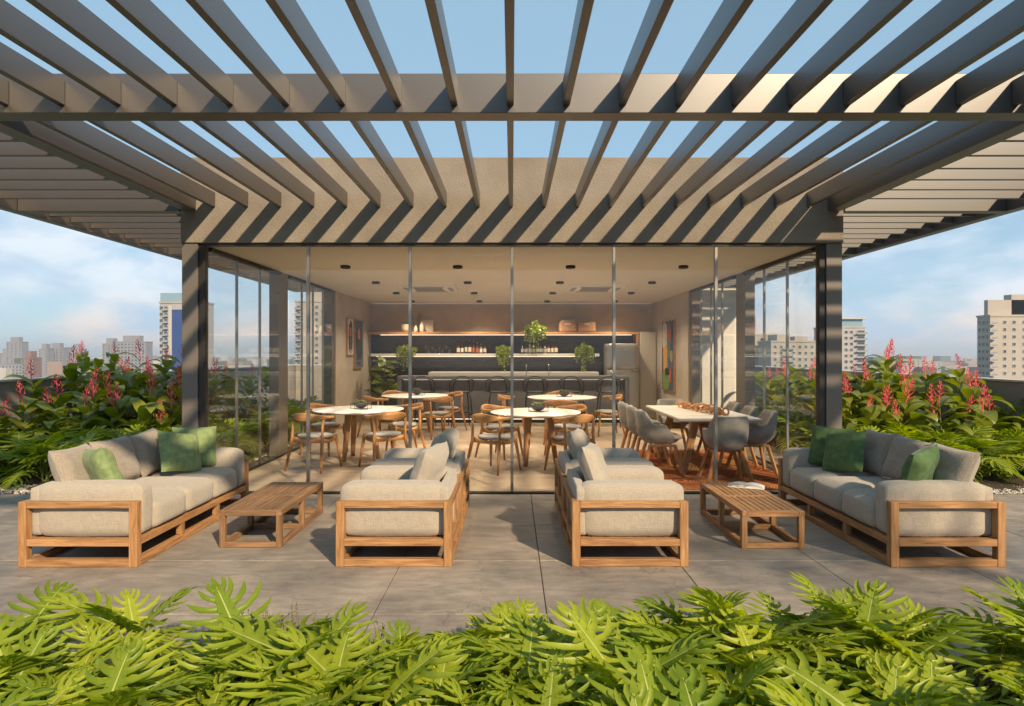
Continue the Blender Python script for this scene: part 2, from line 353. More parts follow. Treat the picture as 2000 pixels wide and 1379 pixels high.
# terrace slab and its concrete tiles
def tile_material():
    m = mat('concrete_tile', (0.30, 0.262, 0.222), 0.55, var=0.0, spec=0.35)
    nt = m.node_tree; L = nt.links.new; b = nt.nodes['Principled BSDF']
    g = N(nt, 'ShaderNodeNewGeometry')
    def nz(sc, det, dist=0.0, st=(1, 1, 1)):
        mp = N(nt, 'ShaderNodeMapping'); mp.inputs['Scale'].default_value = st; L(g.outputs['Position'], mp.inputs[0])
        n = N(nt, 'ShaderNodeTexNoise'); n.inputs['Scale'].default_value = sc; n.inputs['Detail'].default_value = det; n.inputs['Roughness'].default_value = 0.62; n.inputs['Distortion'].default_value = dist; L(mp.outputs[0], n.inputs['Vector']); return n.outputs['Fac']
    a = nz(0.9, 8, 0.4); c = nz(9, 6, 0.8, (0.5, 1.5, 1)); d = nz(70, 3)
    def ramp(src, p0, c0, p1, c1):
        r = N(nt, 'ShaderNodeValToRGB'); r.color_ramp.elements[0].position = p0; r.color_ramp.elements[0].color = (*c0, 1); r.color_ramp.elements[1].position = p1; r.color_ramp.elements[1].color = (*c1, 1); L(src, r.inputs[0]); return r.outputs[0]
    base = ramp(a, 0.35, (0.21, 0.185, 0.16), 0.68, (0.43, 0.365, 0.295))
    st = ramp(c, 0.33, (0.60, 0.60, 0.63), 0.62, (1.04, 1.03, 1.02))
    m1 = N(nt, 'ShaderNodeMix', data_type='RGBA', blend_type='MULTIPLY'); m1.inputs[0].default_value = 0.75; L(base, m1.inputs[6]); L(st, m1.inputs[7])
    sp = ramp(d, 0.35, (0.8, 0.8, 0.8), 0.6, (1.05, 1.05, 1.05))
    m2 = N(nt, 'ShaderNodeMix', data_type='RGBA', blend_type='MULTIPLY'); m2.inputs[0].default_value = 0.5; L(m1.outputs[2], m2.inputs[6]); L(sp, m2.inputs[7])
    # hairline cracks
    v = N(nt, 'ShaderNodeTexVoronoi', feature='DISTANCE_TO_EDGE'); v.inputs['Scale'].default_value = 0.55
    wv = N(nt, 'ShaderNodeTexNoise'); wv.inputs['Scale'].default_value = 2.5; wv.inputs['Detail'].default_value = 5; L(g.outputs['Position'], wv.inputs['Vector'])
    ad = N(nt, 'ShaderNodeVectorMath', operation='ADD'); L(g.outputs['Position'], ad.inputs[0]); L(wv.outputs['Color'], ad.inputs[1]); L(ad.outputs[0], v.inputs['Vector'])
    cr = ramp(v.outputs['Distance'], 0.0, (0.45, 0.45, 0.45), 0.004, (1, 1, 1))
    m3 = N(nt, 'ShaderNodeMix', data_type='RGBA', blend_type='MULTIPLY'); m3.inputs[0].default_value = 0.6; L(m2.outputs[2], m3.inputs[6]); L(cr, m3.inputs[7])
    oi = N(nt, 'ShaderNodeObjectInfo'); r = N(nt, 'ShaderNodeMapRange'); r.inputs['To Min'].default_value = 0.93; r.inputs['To Max'].default_value = 1.06; L(oi.outputs['Random'], r.inputs['Value'])
    hs = N(nt, 'ShaderNodeHueSaturation'); L(r.outputs[0], hs.inputs['Value']); L(m3.outputs[2], hs.inputs['Color']); L(hs.outputs[0], b.inputs['Base Color'])
    rr = N(nt, 'ShaderNodeMapRange'); rr.inputs['To Min'].default_value = 0.40; rr.inputs['To Max'].default_value = 0.75; L(c, rr.inputs['Value']); L(rr.outputs[0], b.inputs['Roughness'])
    bp = N(nt, 'ShaderNodeBump'); bp.inputs['Strength'].default_value = 0.25; bp.inputs['Distance'].default_value = 0.004; L(d, bp.inputs['Height']); L(bp.outputs[0], b.inputs['Normal'])
    return m
m_tile = tile_material()
terrace = structure('terrace_floor', MB().box((-7.7, -3, -0.45), (7.7, 22, -0.035)).mesh('terrace_floor', m_slab))
TX, TY = 1.06, 1.0; tiles = {}
def tile(x0, x1, y0, y1):
    k = (round(x1 - x0, 3), round(y1 - y0, 3))
    if k not in tiles: tiles[k] = box_mesh('tile', (-k[0] / 2 + .0025, -k[1] / 2 + .0025, -0.03), (k[0] / 2 - .0025, k[1] / 2 - .0025, 0), m_tile, 0.003)
    ob('tile', tiles[k], terrace, ((x0 + x1) / 2, (y0 + y1) / 2, random.uniform(-0.0012, 0.0)))
for i in range(-8, 8):
    x0 = max(-7.5, 0.212 + i * TX); x1 = min(7.5, 0.212 + (i + 1) * TX)
    if x1 - x0 < 0.2: continue
    for y0, y1 in ((2.87 + .38, 3.86), (3.86, 4.855), (4.855, 5.85), (5.85, 6.85), (6.85, 7.14)): tile(x0, x1, y0, y1)
for y in range(7, 13):            # narrow path beside the glass on the dining side
    tile(3.80, 4.45, y + .14, y + 1.14)
# planting beds
def bed(name, x0, x1, y0, y1, z=0.02):
    mb = MB(); nx = max(2, int((x1 - x0) / .15)); ny = max(2, int((y1 - y0) / .15)); n0 = len(mb.v)
    for j in range(ny + 1):
        for i in range(nx + 1):
            x = x0 + (x1 - x0) * i / nx; y = y0 + (y1 - y0) * j / ny
            e = min(1, min(x - x0, x1 - x, y - y0, y1 - y) / .25)
            mb.v.append((x, y, -0.03 + (z + .03) * e + 0.03 * e * noise.noise(Vector((x * 3, y * 3, 0)))))
    for j in range(ny):
        for i in range(nx):
            mb.quad((j * (nx + 1) + i, j * (nx + 1) + i + 1, (j + 1) * (nx + 1) + i + 1, (j + 1) * (nx + 1) + i), 0, True)
    structure(name, mb.mesh(name, m_soil))
bed('front_planting_bed', -7.4, 7.4, -1.5, 3.25, 0.05)
bed('left_planting_bed', -7.4, -3.80, 7.14, 16.5)
bed('right_planting_bed', 4.46, 7.4, 7.14, 13.6)
# pale pebbles along the bed edges
m_pebble = mat('pebble', (0.52, 0.47, 0.40), 0.85, var=0.3, vscale=25)
def pebbles(name, label, x0, x1, y0, y1, n, seed):
    rnd = random.Random(seed); mb = MB()
    for _ in range(n):
        x = rnd.uniform(x0, x1); y = rnd.uniform(y0, y1); s = rnd.uniform(0.008, 0.02); c = Vector((x, y, s * .4 + 0.0 - .004)); a = rnd.uniform(0, 6.28)
        n0 = len(mb.v); sx = s * rnd.uniform(.8, 1.5); sy = s * rnd.uniform(.7, 1.1); sz = s * rnd.uniform(.5, .8)
        for px, py, pz in ((1, 0, 0), (0, 1, 0), (-1, 0, 0), (0, -1, 0), (0, 0, 1), (0, 0, -1)):
            u = px * sx; v = py * sy; mb.v.append((c.x + u * math.cos(a) - v * math.sin(a), c.y + u * math.sin(a) + v * math.cos(a), c.z + pz * sz))
        for q in ((0, 1, 4), (1, 2, 4), (2, 3, 4), (3, 0, 4), (1, 0, 5), (2, 1, 5), (3, 2, 5), (0, 3, 5)): mb.quad([n0 + i for i in q], 0, True)
    setp(ob(name, mb.mesh(name, m_pebble)), label, 'gravel', None, 'stuff')
pebbles('gravel', 'pale pebble strip at the bed edge behind the light cushion sofa', -7.4, -3.85, 7.15, 7.62, 2600, 1)
pebbles('gravel', 'pale pebble strip at the bed edge behind the dark cushion sofa', 4.4, 7.4, 7.15, 7.62, 2400, 2)
pebbles('gravel', 'pale pebble strip beside the glass near the framed prints', -4.05, -3.82, 7.5, 12.6, 1500, 3)

# parapet walls round the roof
def parapet(name, label, a, b):
    r = root(name, label, 'wall', ((a[0] + b[0]) / 2, a[1], 0))
    ox, oy = r.location.x, r.location.y
    ob('wall_face', box_mesh('wall_face', (a[0] - ox, a[1] - oy, -0.034), (b[0] - ox, b[1] - oy, 1.165), m_parapet), r)
    ob('coping', box_mesh('coping', (a[0] - ox - .02, a[1] - oy - .02, 1.168), (b[0] - ox + .02, b[1] - oy + .02, 1.20), m_coping, .004), r)
parapet('parapet_wall', 'grey rendered parapet wall behind the gingers by the light cushion sofa', (-7.7, -3), (-7.5, 22))
parapet('parapet_wall', 'grey rendered parapet wall behind the gingers by the dark cushion sofa', (7.5, -3), (7.7, 22))
parapet('parapet_wall', 'low parapet wall closing the roof behind the pavilion', (-7.46, 21.7), (7.46, 21.9))
# plastered stair house seen through the side glass
sh = root('stair_house', 'pale plastered stair house beyond the dining side glass', 'building', (4.52, 14.2, 0))
ob('wall', box_mesh('wall', (-.53, 0, 0), (.55, 2.4, 3.0), m_plaster), sh)
ob('roof_cap', box_mesh('roof_cap', (-.57, -.05, 3.003), (.59, 2.45, 3.09), m_coping, .006), sh)

# ================================================================ PAVILION
pav = root('pavilion', 'glass walled lounge pavilion with textured stone coloured fascia', 'pavilion', (0, 7.2, 0))
D = 7.2
def pv(name, a, b, m, parent=None, bev=0.0):
    return ob(name, box_mesh(name, (a[0], a[1] - D, a[2]), (b[0], b[1] - D, b[2]), m, bev), parent or pav)
GX = 3.57; YB = 16.0
pv('fascia', (-3.76, 7.14, 2.85), (3.76, 7.40, 3.82), m_stucco, bev=.006)
for s in (-1, 1):
    x = sorted((s * 3.58, s * 3.755)); pv('side_fascia', (x[0], 7.403, 2.85), (x[1], YB + .2, 3.815), m_stucco)
pv('roof', (-3.57, 7.403, 3.1), (3.57, YB + .2, 3.3), m_stucco)
pv('ceiling', (-3.575, 7.403, 2.853), (3.575, YB - .003, 3.02), m_ceiling)
pv('rear_wall', (-3.75, YB, 0), (3.75, YB + .2, 2.848), m_inwall)
for s in (-1, 1):
    x = sorted((s * 3.57, s * 3.75)); pv('side_wall', (x[0], 12.75, 0), (x[1], YB - .003, 2.848), m_inwall)
for s in (-1, 1):                      # columns: front corner, mid, rear
    for (y0, y1, w0, w1) in ((7.16, 7.42, 3.575, 3.755), (9.72, 10.12, 3.60, 3.75), (12.55, 12.745, 3.59, 3.75)):
        x = sorted((s * w0, s * w1)); pv('column', (x[0], y0, 0), (x[1], y1, 2.847), m_frame, bev=.004)
    x = sorted((s * 3.505, s * 3.572)); pv('corner_jamb', (x[0], 7.18, 0.012), (x[1], 7.26, 2.835), m_dark, bev=.003)
pv('head_track', (-3.5, 7.17, 2.825), (3.5, 7.27, 2.847), m_dark)
pv('sill_track', (-3.5, 7.18, -0.02), (3.5, 7.25, 0.012), m_dark)
for s in (-1, 1):
    for y0, y1 in ((7.45, 9.70), (10.14, 12.53)):
        x = sorted((s * 3.55, s * 3.62)); pv('head_track', (x[0], y0, 2.80), (x[1], y1, 2.845), m_dark); pv('sill_track', (x[0], y0, -.02), (x[1], y1, 0.012), m_dark)
# glass panels: one panel = pane + edge profile
pw = 7.0 / 6
pm = box_mesh('glass_panel', (-pw / 2 + .006, -.005, 0), (pw / 2 - .006, .005, 2.81), m_glass)
stm = box_mesh('stile', (-.017, -.022, 0), (.017, .022, 2.81), m_steel, .003)
for i in range(6):
    g = ob('glass_panel', pm, pav, (-3.5 + pw * (i + .5), 0.015, 0.013))
    if i < 5: ob('stile', stm, g, (pw / 2, 0, 0))
for s in (-1, 1):
    for y0, y1, k in ((7.45, 9.70, 3), (10.14, 12.53, 4)):
        w = (y1 - y0) / k
        me = box_mesh('glass_panel', (-.005, -w / 2 + .006, 0), (.005, w / 2 - .006, 2.785), m_glass)
        st = box_mesh('stile', (-.016, -.013, 0), (.016, .013, 2.785), m_steel, .003)
        for i in range(k):
            g = ob('glass_panel', me, pav, (s * 3.585, y0 + w * (i + .5) - D, 0.013))
            if i < k - 1: ob('stile', st, g, (0, w / 2, 0))
# interior floor of wide planks
m_plank = wood('floor_plank', (0.47, 0.37, 0.275), (0.37, 0.285, 0.205), 0, 0.38, 2.0, 0.07)
infl = structure('interior_floor', MB().box((-3.57, 7.26, -0.44), (3.57, YB, -0.016)).mesh('interior_floor', m_slab))
pl = {}
for j in range(29):
    y0 = 7.26 + j * .3; y1 = min(YB - .002, y0 + .3)
    x = -3.57 - random.uniform(0, 1.5)
    while x < 3.57:
        a = max(-3.57, x); b = min(3.57, x + 1.6)
        if b - a > .05:
            k = (round(b - a, 3), round(y1 - y0, 3))
            if k not in pl: pl[k] = box_mesh('plank', (-k[0] / 2 + .001, -k[1] / 2 + .001, -.014), (k[0] / 2 - .001, k[1] / 2 - .001, 0), m_plank, .0015)
            ob('plank', pl[k], infl, ((a + b) / 2, (y0 + y1) / 2, 0))
        x += 1.6
# a tile threshold strip between terrace tiles and glass is the last tile row

# ================================================================ PERGOLA
per = root('pergola', 'dark bronze metal slatted pergola fixed to the pavilion', 'pergola', (0, 7.13, 0))
PY = 7.13; RS = 0.375; Z0, Z1 = 3.255, 3.42; BZ0, BZ1 = 3.205, 3.47
def pg(name, a, b, bev=.004): return ob(name, box_mesh(name, (a[0], a[1] - PY, a[2]), (b[0], b[1] - PY, b[2]), m_metal, bev), per)
FRONT = 2.35
pg('beam', (-5.73, FRONT - .15, BZ0), (5.73, FRONT, BZ1)); pg('beam', (-3.57, 4.21, BZ0), (3.57, 4.36, BZ1))
for s in (-1, 1):
    x = sorted((s * 3.575, s * 3.72)); pg('beam', (x[0], FRONT + .003, BZ0), (x[1], 7.128, BZ1))
    x = sorted((s * 5.60, s * 5.73)); pg('beam', (x[0], FRONT + .003, BZ0), (x[1], 16.6, BZ1))
    for y in (7.13, 10.25, 13.4, 16.45):
        x = sorted((s * 3.77, s * 5.597)); pg('beam', (x[0], y, BZ0), (x[1], y + .13, BZ1))
m1 = box_mesh('rafter', (-.024, FRONT + .002 - PY, Z0), (.024, 4.208 - PY, Z1), m_metal, .003)
m2 = box_mesh('rafter', (-.024, 4.362 - PY, Z0), (.024, 7.138 - PY, Z1), m_metal, .003)
for k in range(-9, 10):
    ob('rafter', m1, per, (k * RS - .012, 0, 0)); ob('rafter', m2, per, (k * RS - .012, 0, 0))
for s in (-1, 1):
    sm_ = box_mesh('slat', (-.937, -.022, Z0), (.937, .022, Z1), m_metal, .003)
    for (a, b) in ((FRONT, 7.13), (7.26, 10.25), (10.38, 13.4), (13.53, 16.45)):
        k = round((b - a) / .355)
        for i in range(1, k):
            ob('slat', sm_, per, (s * 4.66, a + (b - a) * i / k - PY, 0))

# ================================================================ TERRACE FURNITURE
def seat_frame(r, w, l, n_mid, T=.062):
    """teak frame, back at -x, length on y"""
    xs = (-(w / 2 - T / 2), w / 2 - T / 2); ys = (-(l / 2 - T / 2), l / 2 - T / 2); t2 = T - .006
    for x in xs:
        for y in ys: member('post', (x, y, 0), (x, y, .487), T, T, m_teak, r)
    for y in ys:
        for z0, z1 in ((.0, .055), (.153, .205), (.437, .485)):
            member('rail', (xs[0] + T / 2, y, (z0 + z1) / 2 + .001), (xs[1] - T / 2, y, (z0 + z1) / 2 + .001), t2, z1 - z0, m_teak, r)
    for x, zs in ((xs[1], ((0, .055), (.153, .205))), (xs[0], ((0, .055), (.153, .205), (.437, .485)))):
        for z0, z1 in zs:
            member('rail', (x, ys[0] + T / 2, (z0 + z1) / 2 + .001), (x, ys[1] - T / 2, (z0 + z1) / 2 + .001), t2, z1 - z0, m_teak, r)
        for i in range(n_mid):
            y = ys[0] + (ys[1] - ys[0]) * (i + 1) / (n_mid + 1)
            member('post', (x, y, .057), (x, y, .152), t2 - .004, t2 - .004, m_teak, r)
            if len(zs) == 3: member('post', (x, y, .207), (x, y, .436), t2 - .004, t2 - .004, m_teak, r)
    for i in range(int(w / .11)):
        x = -w / 2 + .1 + i * .11
        if x < w / 2 - .09: member('slat', (x, ys[0] + T / 2, .186), (x, ys[1] - T / 2, .186), .104, .02, m_teak, r)

def seating(name, label, cat, loc, rz, w, l, n, group):
    r = root(name, label, cat, loc, rz, group); T = .062
    seat_frame(r, w, l, max(0, n - 1) if n > 1 else 1)
    za = .2075; at = .185
    for s in (-1, 1):
        ob('arm_cushion', cushion_mesh('arm_cushion', w - .09, at, .395, m_linen, .05, .012, seed=s * 3), r, (0.03, s * (l / 2 - T - at / 2 - .002), za))
    bl = l - 2 * T - .03
    ob('back_cushion', cushion_mesh('back_cushion', .085, bl, .375, m_linen, .02, .006, seed=9), r, (-(w / 2 - T - .012), 0, za))
    sl_ = (l - 2 * T - 2 * at) / n
    for i in range(n):
        y = -l / 2 + T + at + sl_ * (i + .5)
        x0 = -(w / 2 - T - .06); x1 = w / 2 - .012
        ob('seat_cushion', cushion_mesh('seat_cushion', x1 - x0, sl_ - .006, .225, m_linen, .05, .022, seed=i * 5 + 1), r, ((x0 + x1) / 2, y, za))
    return r
seating('sofa', 'three seat teak sofa with oatmeal cushions and light green throw pillows', 'sofa', (-3.245, 5.70, 0), 0, .89, 2.0, 3, 'teak sofas facing each other')
seating('sofa', 'three seat teak sofa with oatmeal cushions and dark green throw pillows', 'sofa', (3.26, 5.70, 0), math.pi, .86, 2.0, 3, 'teak sofas facing each other')
AC = 'teak armchairs between the coffee tables'
for sx, who in ((-1, 'weathered coffee table'), (1, 'open book table')):
    for y, far in ((5.18, 'nearer the front planting'), (6.19, 'nearer the glass wall')):
        seating('armchair', 'teak armchair with oatmeal cushions facing the %s, %s' % (who, far), 'armchair', (sx * .885, y, 0), math.pi if sx < 0 else 0, .87, .94, 1, AC)

# scatter pillows
pil = [pillow_mesh('throw_pillow', .50, .42, .17, m_linen2, s) for s in (0, 5)]
pilg = [pillow_mesh('throw_pillow', .42, .42, .16, m, s) for m, s in ((m_green, 2), (m_green2, 8))]
pil_l = pillow_mesh('throw_pillow', .46, .42, .18, m_linen, 3)
def pillow(me, label, x, y, z, yaw, lean, roll=0.0, group=None):
    o = ob('throw_pillow', me, None, (x, y, z)); o.rotation_euler = (Matrix.Rotation(yaw, 3, 'Z') @ Matrix.Rotation(lean, 3, 'X') @ Matrix.Rotation(roll, 3, 'Y')).to_euler()
    setp(o, label, 'pillow', group)
G = 'pillows on the sofas and armchairs'
ZS = .452
for s, tone, nm in ((-1, 'light', m_green), (1, 'dark', m_green2)):
    f = s * 1.0; yw = R(90) if s < 0 else R(-90)      # leaning towards the back of the sofa
    bx = s * 3.42
    for y, wh in ((5.06, 'at the planting bed arm'), (5.55, 'in the middle of the back'), (6.06, 'behind the overlapping green pair')):
        pillow(pil[0 if y != 5.55 else 1], 'taupe linen pillow %s, on the sofa with %s green pillows' % (wh, tone), bx, y, ZS, yw + R(random.uniform(-7, 7)), R(-20), R(random.uniform(-4, 4)), G)
    g = pilg[0 if s < 0 else 1]
    pillow(g, '%s green velvet pillow alone near the sofa arm' % tone, s * 3.20, 5.06, ZS, yw + R(-s * 52), R(-18), R(8), G)
    pillow(g, '%s green velvet pillow tilted in front of its pair' % tone, s * 3.13, 5.98, ZS + .012, yw + R(s * 24), R(-26), R(-s * 12), G)
    pillow(g, '%s green velvet pillow leaning in the sofa corner' % tone, s * 3.17, 6.32, ZS, yw + R(s * 48), R(-18), R(3), G)
for sx, who in ((-1, 'armchair facing the weathered table'), (1, 'armchair facing the book table')):
    for y, far in ((5.15, 'by the planting bed'), (6.17, 'by the glass wall')):
        pillow(pil_l, 'oatmeal linen pillow on the %s %s' % (who, far), sx * .745, y, ZS, (R(-90) if sx < 0 else R(90)) + R(-14), R(-20), R(3), G)

# coffee tables
def coffee_table(label, loc, m, w=.512, l=1.15, h=.308, T=.046):
    r = root('coffee_table', label, 'table', loc, 0, 'slatted teak coffee tables'); xs = (-w / 2 + T / 2, w / 2 - T / 2); ys = (-l / 2 + T / 2, 0, l / 2 - T / 2)
    for x in xs:
        for y in ys: member('leg', (x, y, .0), (x, y, h - .047), T, T, m, r)
        for y0, y1 in ((ys[0], ys[1]), (ys[1], ys[2])): member('stretcher', (x, y0 + T / 2, .024), (x, y1 - T / 2, .024), T - .005, .044, m, r)
        member('top_rail', (x, -l / 2, h - .0235), (x, l / 2, h - .0235), T, .046, m, r)
    for y in ys:
        member('stretcher', (xs[0] + T / 2, y, .0235), (xs[1] - T / 2, y, .0235), T - .005, .043, m, r)
        member('top_rail', (xs[0] + T / 2, y, h - .024), (xs[1] - T / 2, y, h - .024), T - .002, .045, m, r)
    n = 8; iw = w - 2 * T
    for (y0, y1) in ((ys[0] + T / 2, -T / 2), (T / 2, ys[2] - T / 2)):
        for i in range(n):
            x = -iw / 2 + iw * (i + .5) / n
            member('slat', (x, y0 + .001, h - .014), (x, y1 - .001, h - .014), iw / n - .008, .022, m, r)
coffee_table('low slatted coffee table of weathered brown teak', (-2.15, 5.745, 0), m_teakdark)
coffee_table('low slatted coffee table of golden teak holding an open book', (2.135, 5.72, 0), m_teak)
# open book
m_page = mat('paper', (0.80, 0.76, 0.68), 0.9, var=0.03, vscale=30)
m_print = mat('printed_paper', (0.72, 0.68, 0.60), 0.9, var=0.5, vscale=40, stretch=(1, .4, 1), col2=(0.34, 0.32, 0.25))
bk = root('book', 'open book lying on the golden coffee table', 'book', (2.27, 6.10, .3085), R(-24))
ob('cover', box_mesh('cover', (-.165, -.105, 0), (.165, .105, .003), m_page, .001), bk)
for s in (-1, 1):
    mb = MB(); n = 8
    prof = [(s * .158 * i / n, .004 + .026 * math.sin(math.pi * min(1, .12 + .88 * i / n)) ** .8 * (1 - .35 * i / n)) for i in range(n + 1)]
    for y in (-.098, .098):
        for x, z in prof: mb.v.append((x, y, z))
        for x, z in prof: mb.v.append((x, y, .0035))
    k = n + 1
    for i in range(n):
        mb.quad((i, i + 1, 2 * k + i + 1, 2 * k + i), 0, True); mb.quad((k + i, i, i + 1, k + i + 1)); mb.quad((2 * k + i, 3 * k + i, 3 * k + i + 1, 2 * k + i + 1))
    mb.quad((n, k + n, 3 * k + n, 2 * k + n))
    ob('page_block', mb.mesh('page_block', m_print if s < 0 else m_page), bk)

# ================================================================ DINING: elbow chairs and round tables
def elbow_chair():
    r = root('elbow_chair', 'x', 'chair')
    # seat faces +y; back rail round -y
    mb = MB(); n0 = 0; segs = 28
    def sr(th): return .235 * (1 + .07 * math.cos(2 * th)) * (1 + .05 * math.sin(th))
    prof = [(0.0, .440), (.85, .440), (.97, .450), (1.0, .463), (.95, .478), (.75, .484), (.4, .478), (0, .475)]
    for k, (f, z) in enumerate(prof):
        for j in range(segs):
            th = 2 * math.pi * j / segs; rr = sr(th) * f; mb.v.append((rr * math.cos(th), rr * math.sin(th) * .96, z))
    for k in range(len(prof) - 1):
        for j in range(segs): mb.quad((k * segs + j, k * segs + (j + 1) % segs, (k + 1) * segs + (j + 1) % segs, (k + 1) * segs + j), 0, True)
    ob('seat', mb.mesh('seat', m_seatgrey), r)
    # aprons: curved cross members
    for y0, xa in ((-.175, .215), (.19, .20)):
        mb = MB(); pts = []; rad = []; fl = []
        for i in range(9):
            u = -1 + 2 * i / 8; pts.append((xa * u, y0, .425 - .035 * (1 - u * u) * .6)); rad.append(.014); fl.append(1.4 + 1.2 * abs(u))
        mb.tube(pts, rad, 8, 0, True, fl); ob('apron', mb.mesh('apron', m_oakx), r)
    for s in (-1, 1):
        mb = MB(); pts = [(s * (.205 + .01 * math.cos(u * 1.5)), -.175 + .365 * (u + 1) / 2, .425 - .03 * (1 - u * u)) for u in [-1 + 2 * i / 8 for i in range(9)]]
        mb.tube(pts, .014, 8, 0, True, [1.4 + 1.0 * abs(-1 + 2 * i / 8) for i in range(9)]); ob('apron', mb.mesh('apron', m_oak), r)
    for s in (-1, 1):
        mb = MB(); mb.tube([(s * .262, .245, 0), (s * .24, .222, .2), (s * .215, .195, .4), (s * .212, .19, .455), (s * .212, .19, .468)], [.014, .020, .024, .021, .008], 10); ob('leg', mb.mesh('leg', m_oak), r)
        mb = MB(); mb.tube([(s * .278, -.275, 0), (s * .258, -.235, .2), (s * .232, -.185, .42), (s * .236, -.180, .56), (s * .245, -.178, .70)], [.014, .021, .025, .021, .016], 10); ob('leg', mb.mesh('leg', m_oak), r)
    # back rail: a crescent, tall behind, tapering into two elbows
    mb = MB(); pts = []; rad = []; fl = []
    for i in range(23):
        u = -1 + 2 * i / 22; th = R(-90) + u * R(100)
        pts.append((.285 * math.cos(th), .262 * math.sin(th) - .02, .725 + .012 * (1 - u * u)))
        hgt = .019 + .044 * math.exp(-(u / .42) ** 2); wd = .017 + .006 * (1 - abs(u)) - (0.006 if abs(u) > .97 else 0)
        rad.append(wd); fl.append(hgt / wd)
    mb.tube(pts, rad, 12, 0, True, fl); ob('backrest', mb.mesh('backrest', m_oakx), r)
    return r
ch0 = elbow_chair(); first = [True]
def put_chair(label, x, y, face_to, turn=0):
    c = ch0 if first[0] else dup(ch0); first[0] = False
    c.location = (x, y, 0); c.rotation_euler = (0, 0, math.atan2(face_to[1] - y, face_to[0] - x) - math.pi / 2 + R(turn))
    setp(c, label, 'chair', 'oak elbow chairs round the white tables')
def bowl(x, y, label):
    r = root('bowl_planter', label, 'planter', (x, y, .7525), random.uniform(-.3, .3), 'succulent bowls on the round tables')
    ob('bowl', MB().lathe([(.03, .012), (.075, .03), (.11, .07), (.115, .098), (.108, .098), (.08, .085), (.0, .085)], 24).mesh('bowl', mat('charcoal_bowl', (.035, .034, .033), .5)), r)
    w = MB()
    for s in (-1, 1):
        for q in (-1, 1): w.tube([(s * .14, q * .06, 0), (s * .14, q * .06, .085)], .003, 6)
        w.tube([(s * .14, -.06, .085), (s * .14, .06, .085)], .003, 6)
    for q in (-1, 1): w.tube([(-.14, q * .06, .004), (.14, q * .06, .004)], .003, 6)
    ob('stand', w.mesh('stand', m_dark), r)
    mb = MB(); rd = random.Random(int(x * 100) + 3)
    for _ in range(26):
        a = rd.uniform(0, 6.28); d = rd.uniform(0, .095); cx, cy = d * math.cos(a), d * math.sin(a); z = .088 + rd.uniform(0, .03)
        for k in range(7):
            b = k * .9 + rd.random(); l = rd.uniform(.02, .042); up = rd.uniform(.01, .035)
            n = len(mb.v); px, py = math.cos(b), math.sin(b)
            mb.v += [(cx, cy, z - .006), (cx + px * l * .5 - py * .008, cy + py * l * .5 + px * .008, z + up * .5), (cx + px * l, cy + py * l, z + up), (cx + px * l * .5 + py * .008, cy + py * l * .5 - px * .008, z + up * .5)]
            mb.quad((n, n + 1, n + 2, n + 3), 0 if rd.random() < .75 else 1, False)
    ob('succulents', mb.mesh('succulents', leafmat('succulent', (.13, .19, .07), (.2, .24, .11), .5, .2), leafmat('succulent_pink', (.30, .14, .12), (.34, .2, .15), .5, .2)), r)
def round_table(x, y, D_, label):
    r = root('round_table', label, 'table', (x, y, 0), 0, 'round white dining tables')
    R_ = D_ / 2
    ob('table_top', MB().lathe([(0, .718), (R_ - .10, .718), (R_ - .02, .736), (R_, .747), (R_ - .004, .7515), (0, .752)], 64).mesh('table_top', m_whitetop), r)
    for k in range(3):
        a = R(90 + 30 + 120 * k); b = MB()
        b.tube([(.30 * math.cos(a), .30 * math.sin(a), 0), (.25 * math.cos(a), .25 * math.sin(a), .35), (.21 * math.cos(a), .21 * math.sin(a), .717)], [.032, .042, .052], 12)
        ob('leg', b.mesh('leg', m_oak), r)
T1 = (-2.33, 9.55); T2 = (.34, 9.12); T3 = (-1.95, 12.67); T4 = (.97, 12.2)
n1, n2, n3, n4 = 'the round table by the side glass', 'the round table beside the rug', 'the round table next to the fig', 'the round table facing the fridge'
for t, d, nm in ((T1, 1.36, n1), (T2, 1.31, n2), (T3, 1.34, n3), (T4, 1.35, n4)):
    lab = nm.replace('the round table', '').strip()
    round_table(t[0], t[1], d, 'round white dining table with three oak legs ' + lab); bowl(t[0] + .04, t[1], 'charcoal bowl of succulents on ' + nm)
for (x, y, tn), lab in zip(((-2.72, 8.70, 8), (-1.80, 8.86, 0), (-2.98, 10.05, 20), (-1.72, 10.1, -18)), ('its back to the sofa', 'its back to the armchairs', 'its back to the glass', 'its back to the bar')):
    put_chair('oak elbow chair at %s, %s' % (n1, lab), x, y, T1, tn)
for (x, y, tn), lab in zip(((-.24, 8.58, 10), (.80, 8.52, -6), (-.18, 9.75, 18), (.86, 9.78, -18)), ('back to the weathered coffee table', 'back to the book table', 'its back to the fig', 'its back to the fridge')):
    put_chair('oak elbow chair at %s, %s' % (n2, lab), x, y, T2, tn)
for (x, y, tn), lab in zip(((-2.55, 12.0, 0), (-2.45, 13.35, 0), (-1.42, 11.95, 0), (-1.32, 13.1, 0)), ('back to the prints', 'its back to the fig', 'its back to the terrace', 'back to the stools')):
    put_chair('oak elbow chair at %s, %s' % (n3, lab), x, y, T3, tn)
for (x, y, tn), lab in zip(((.02, 12.25, 0), (.86, 11.2, 0), (1.86, 12.3, 0), (1.0, 13.1, 0)), ('turned away from the fig', 'its back to the terrace', 'turned away from the fridge', 'its back to the bar')):
    put_chair('oak elbow chair at %s, %s' % (n4, lab), x, y, T4, tn)

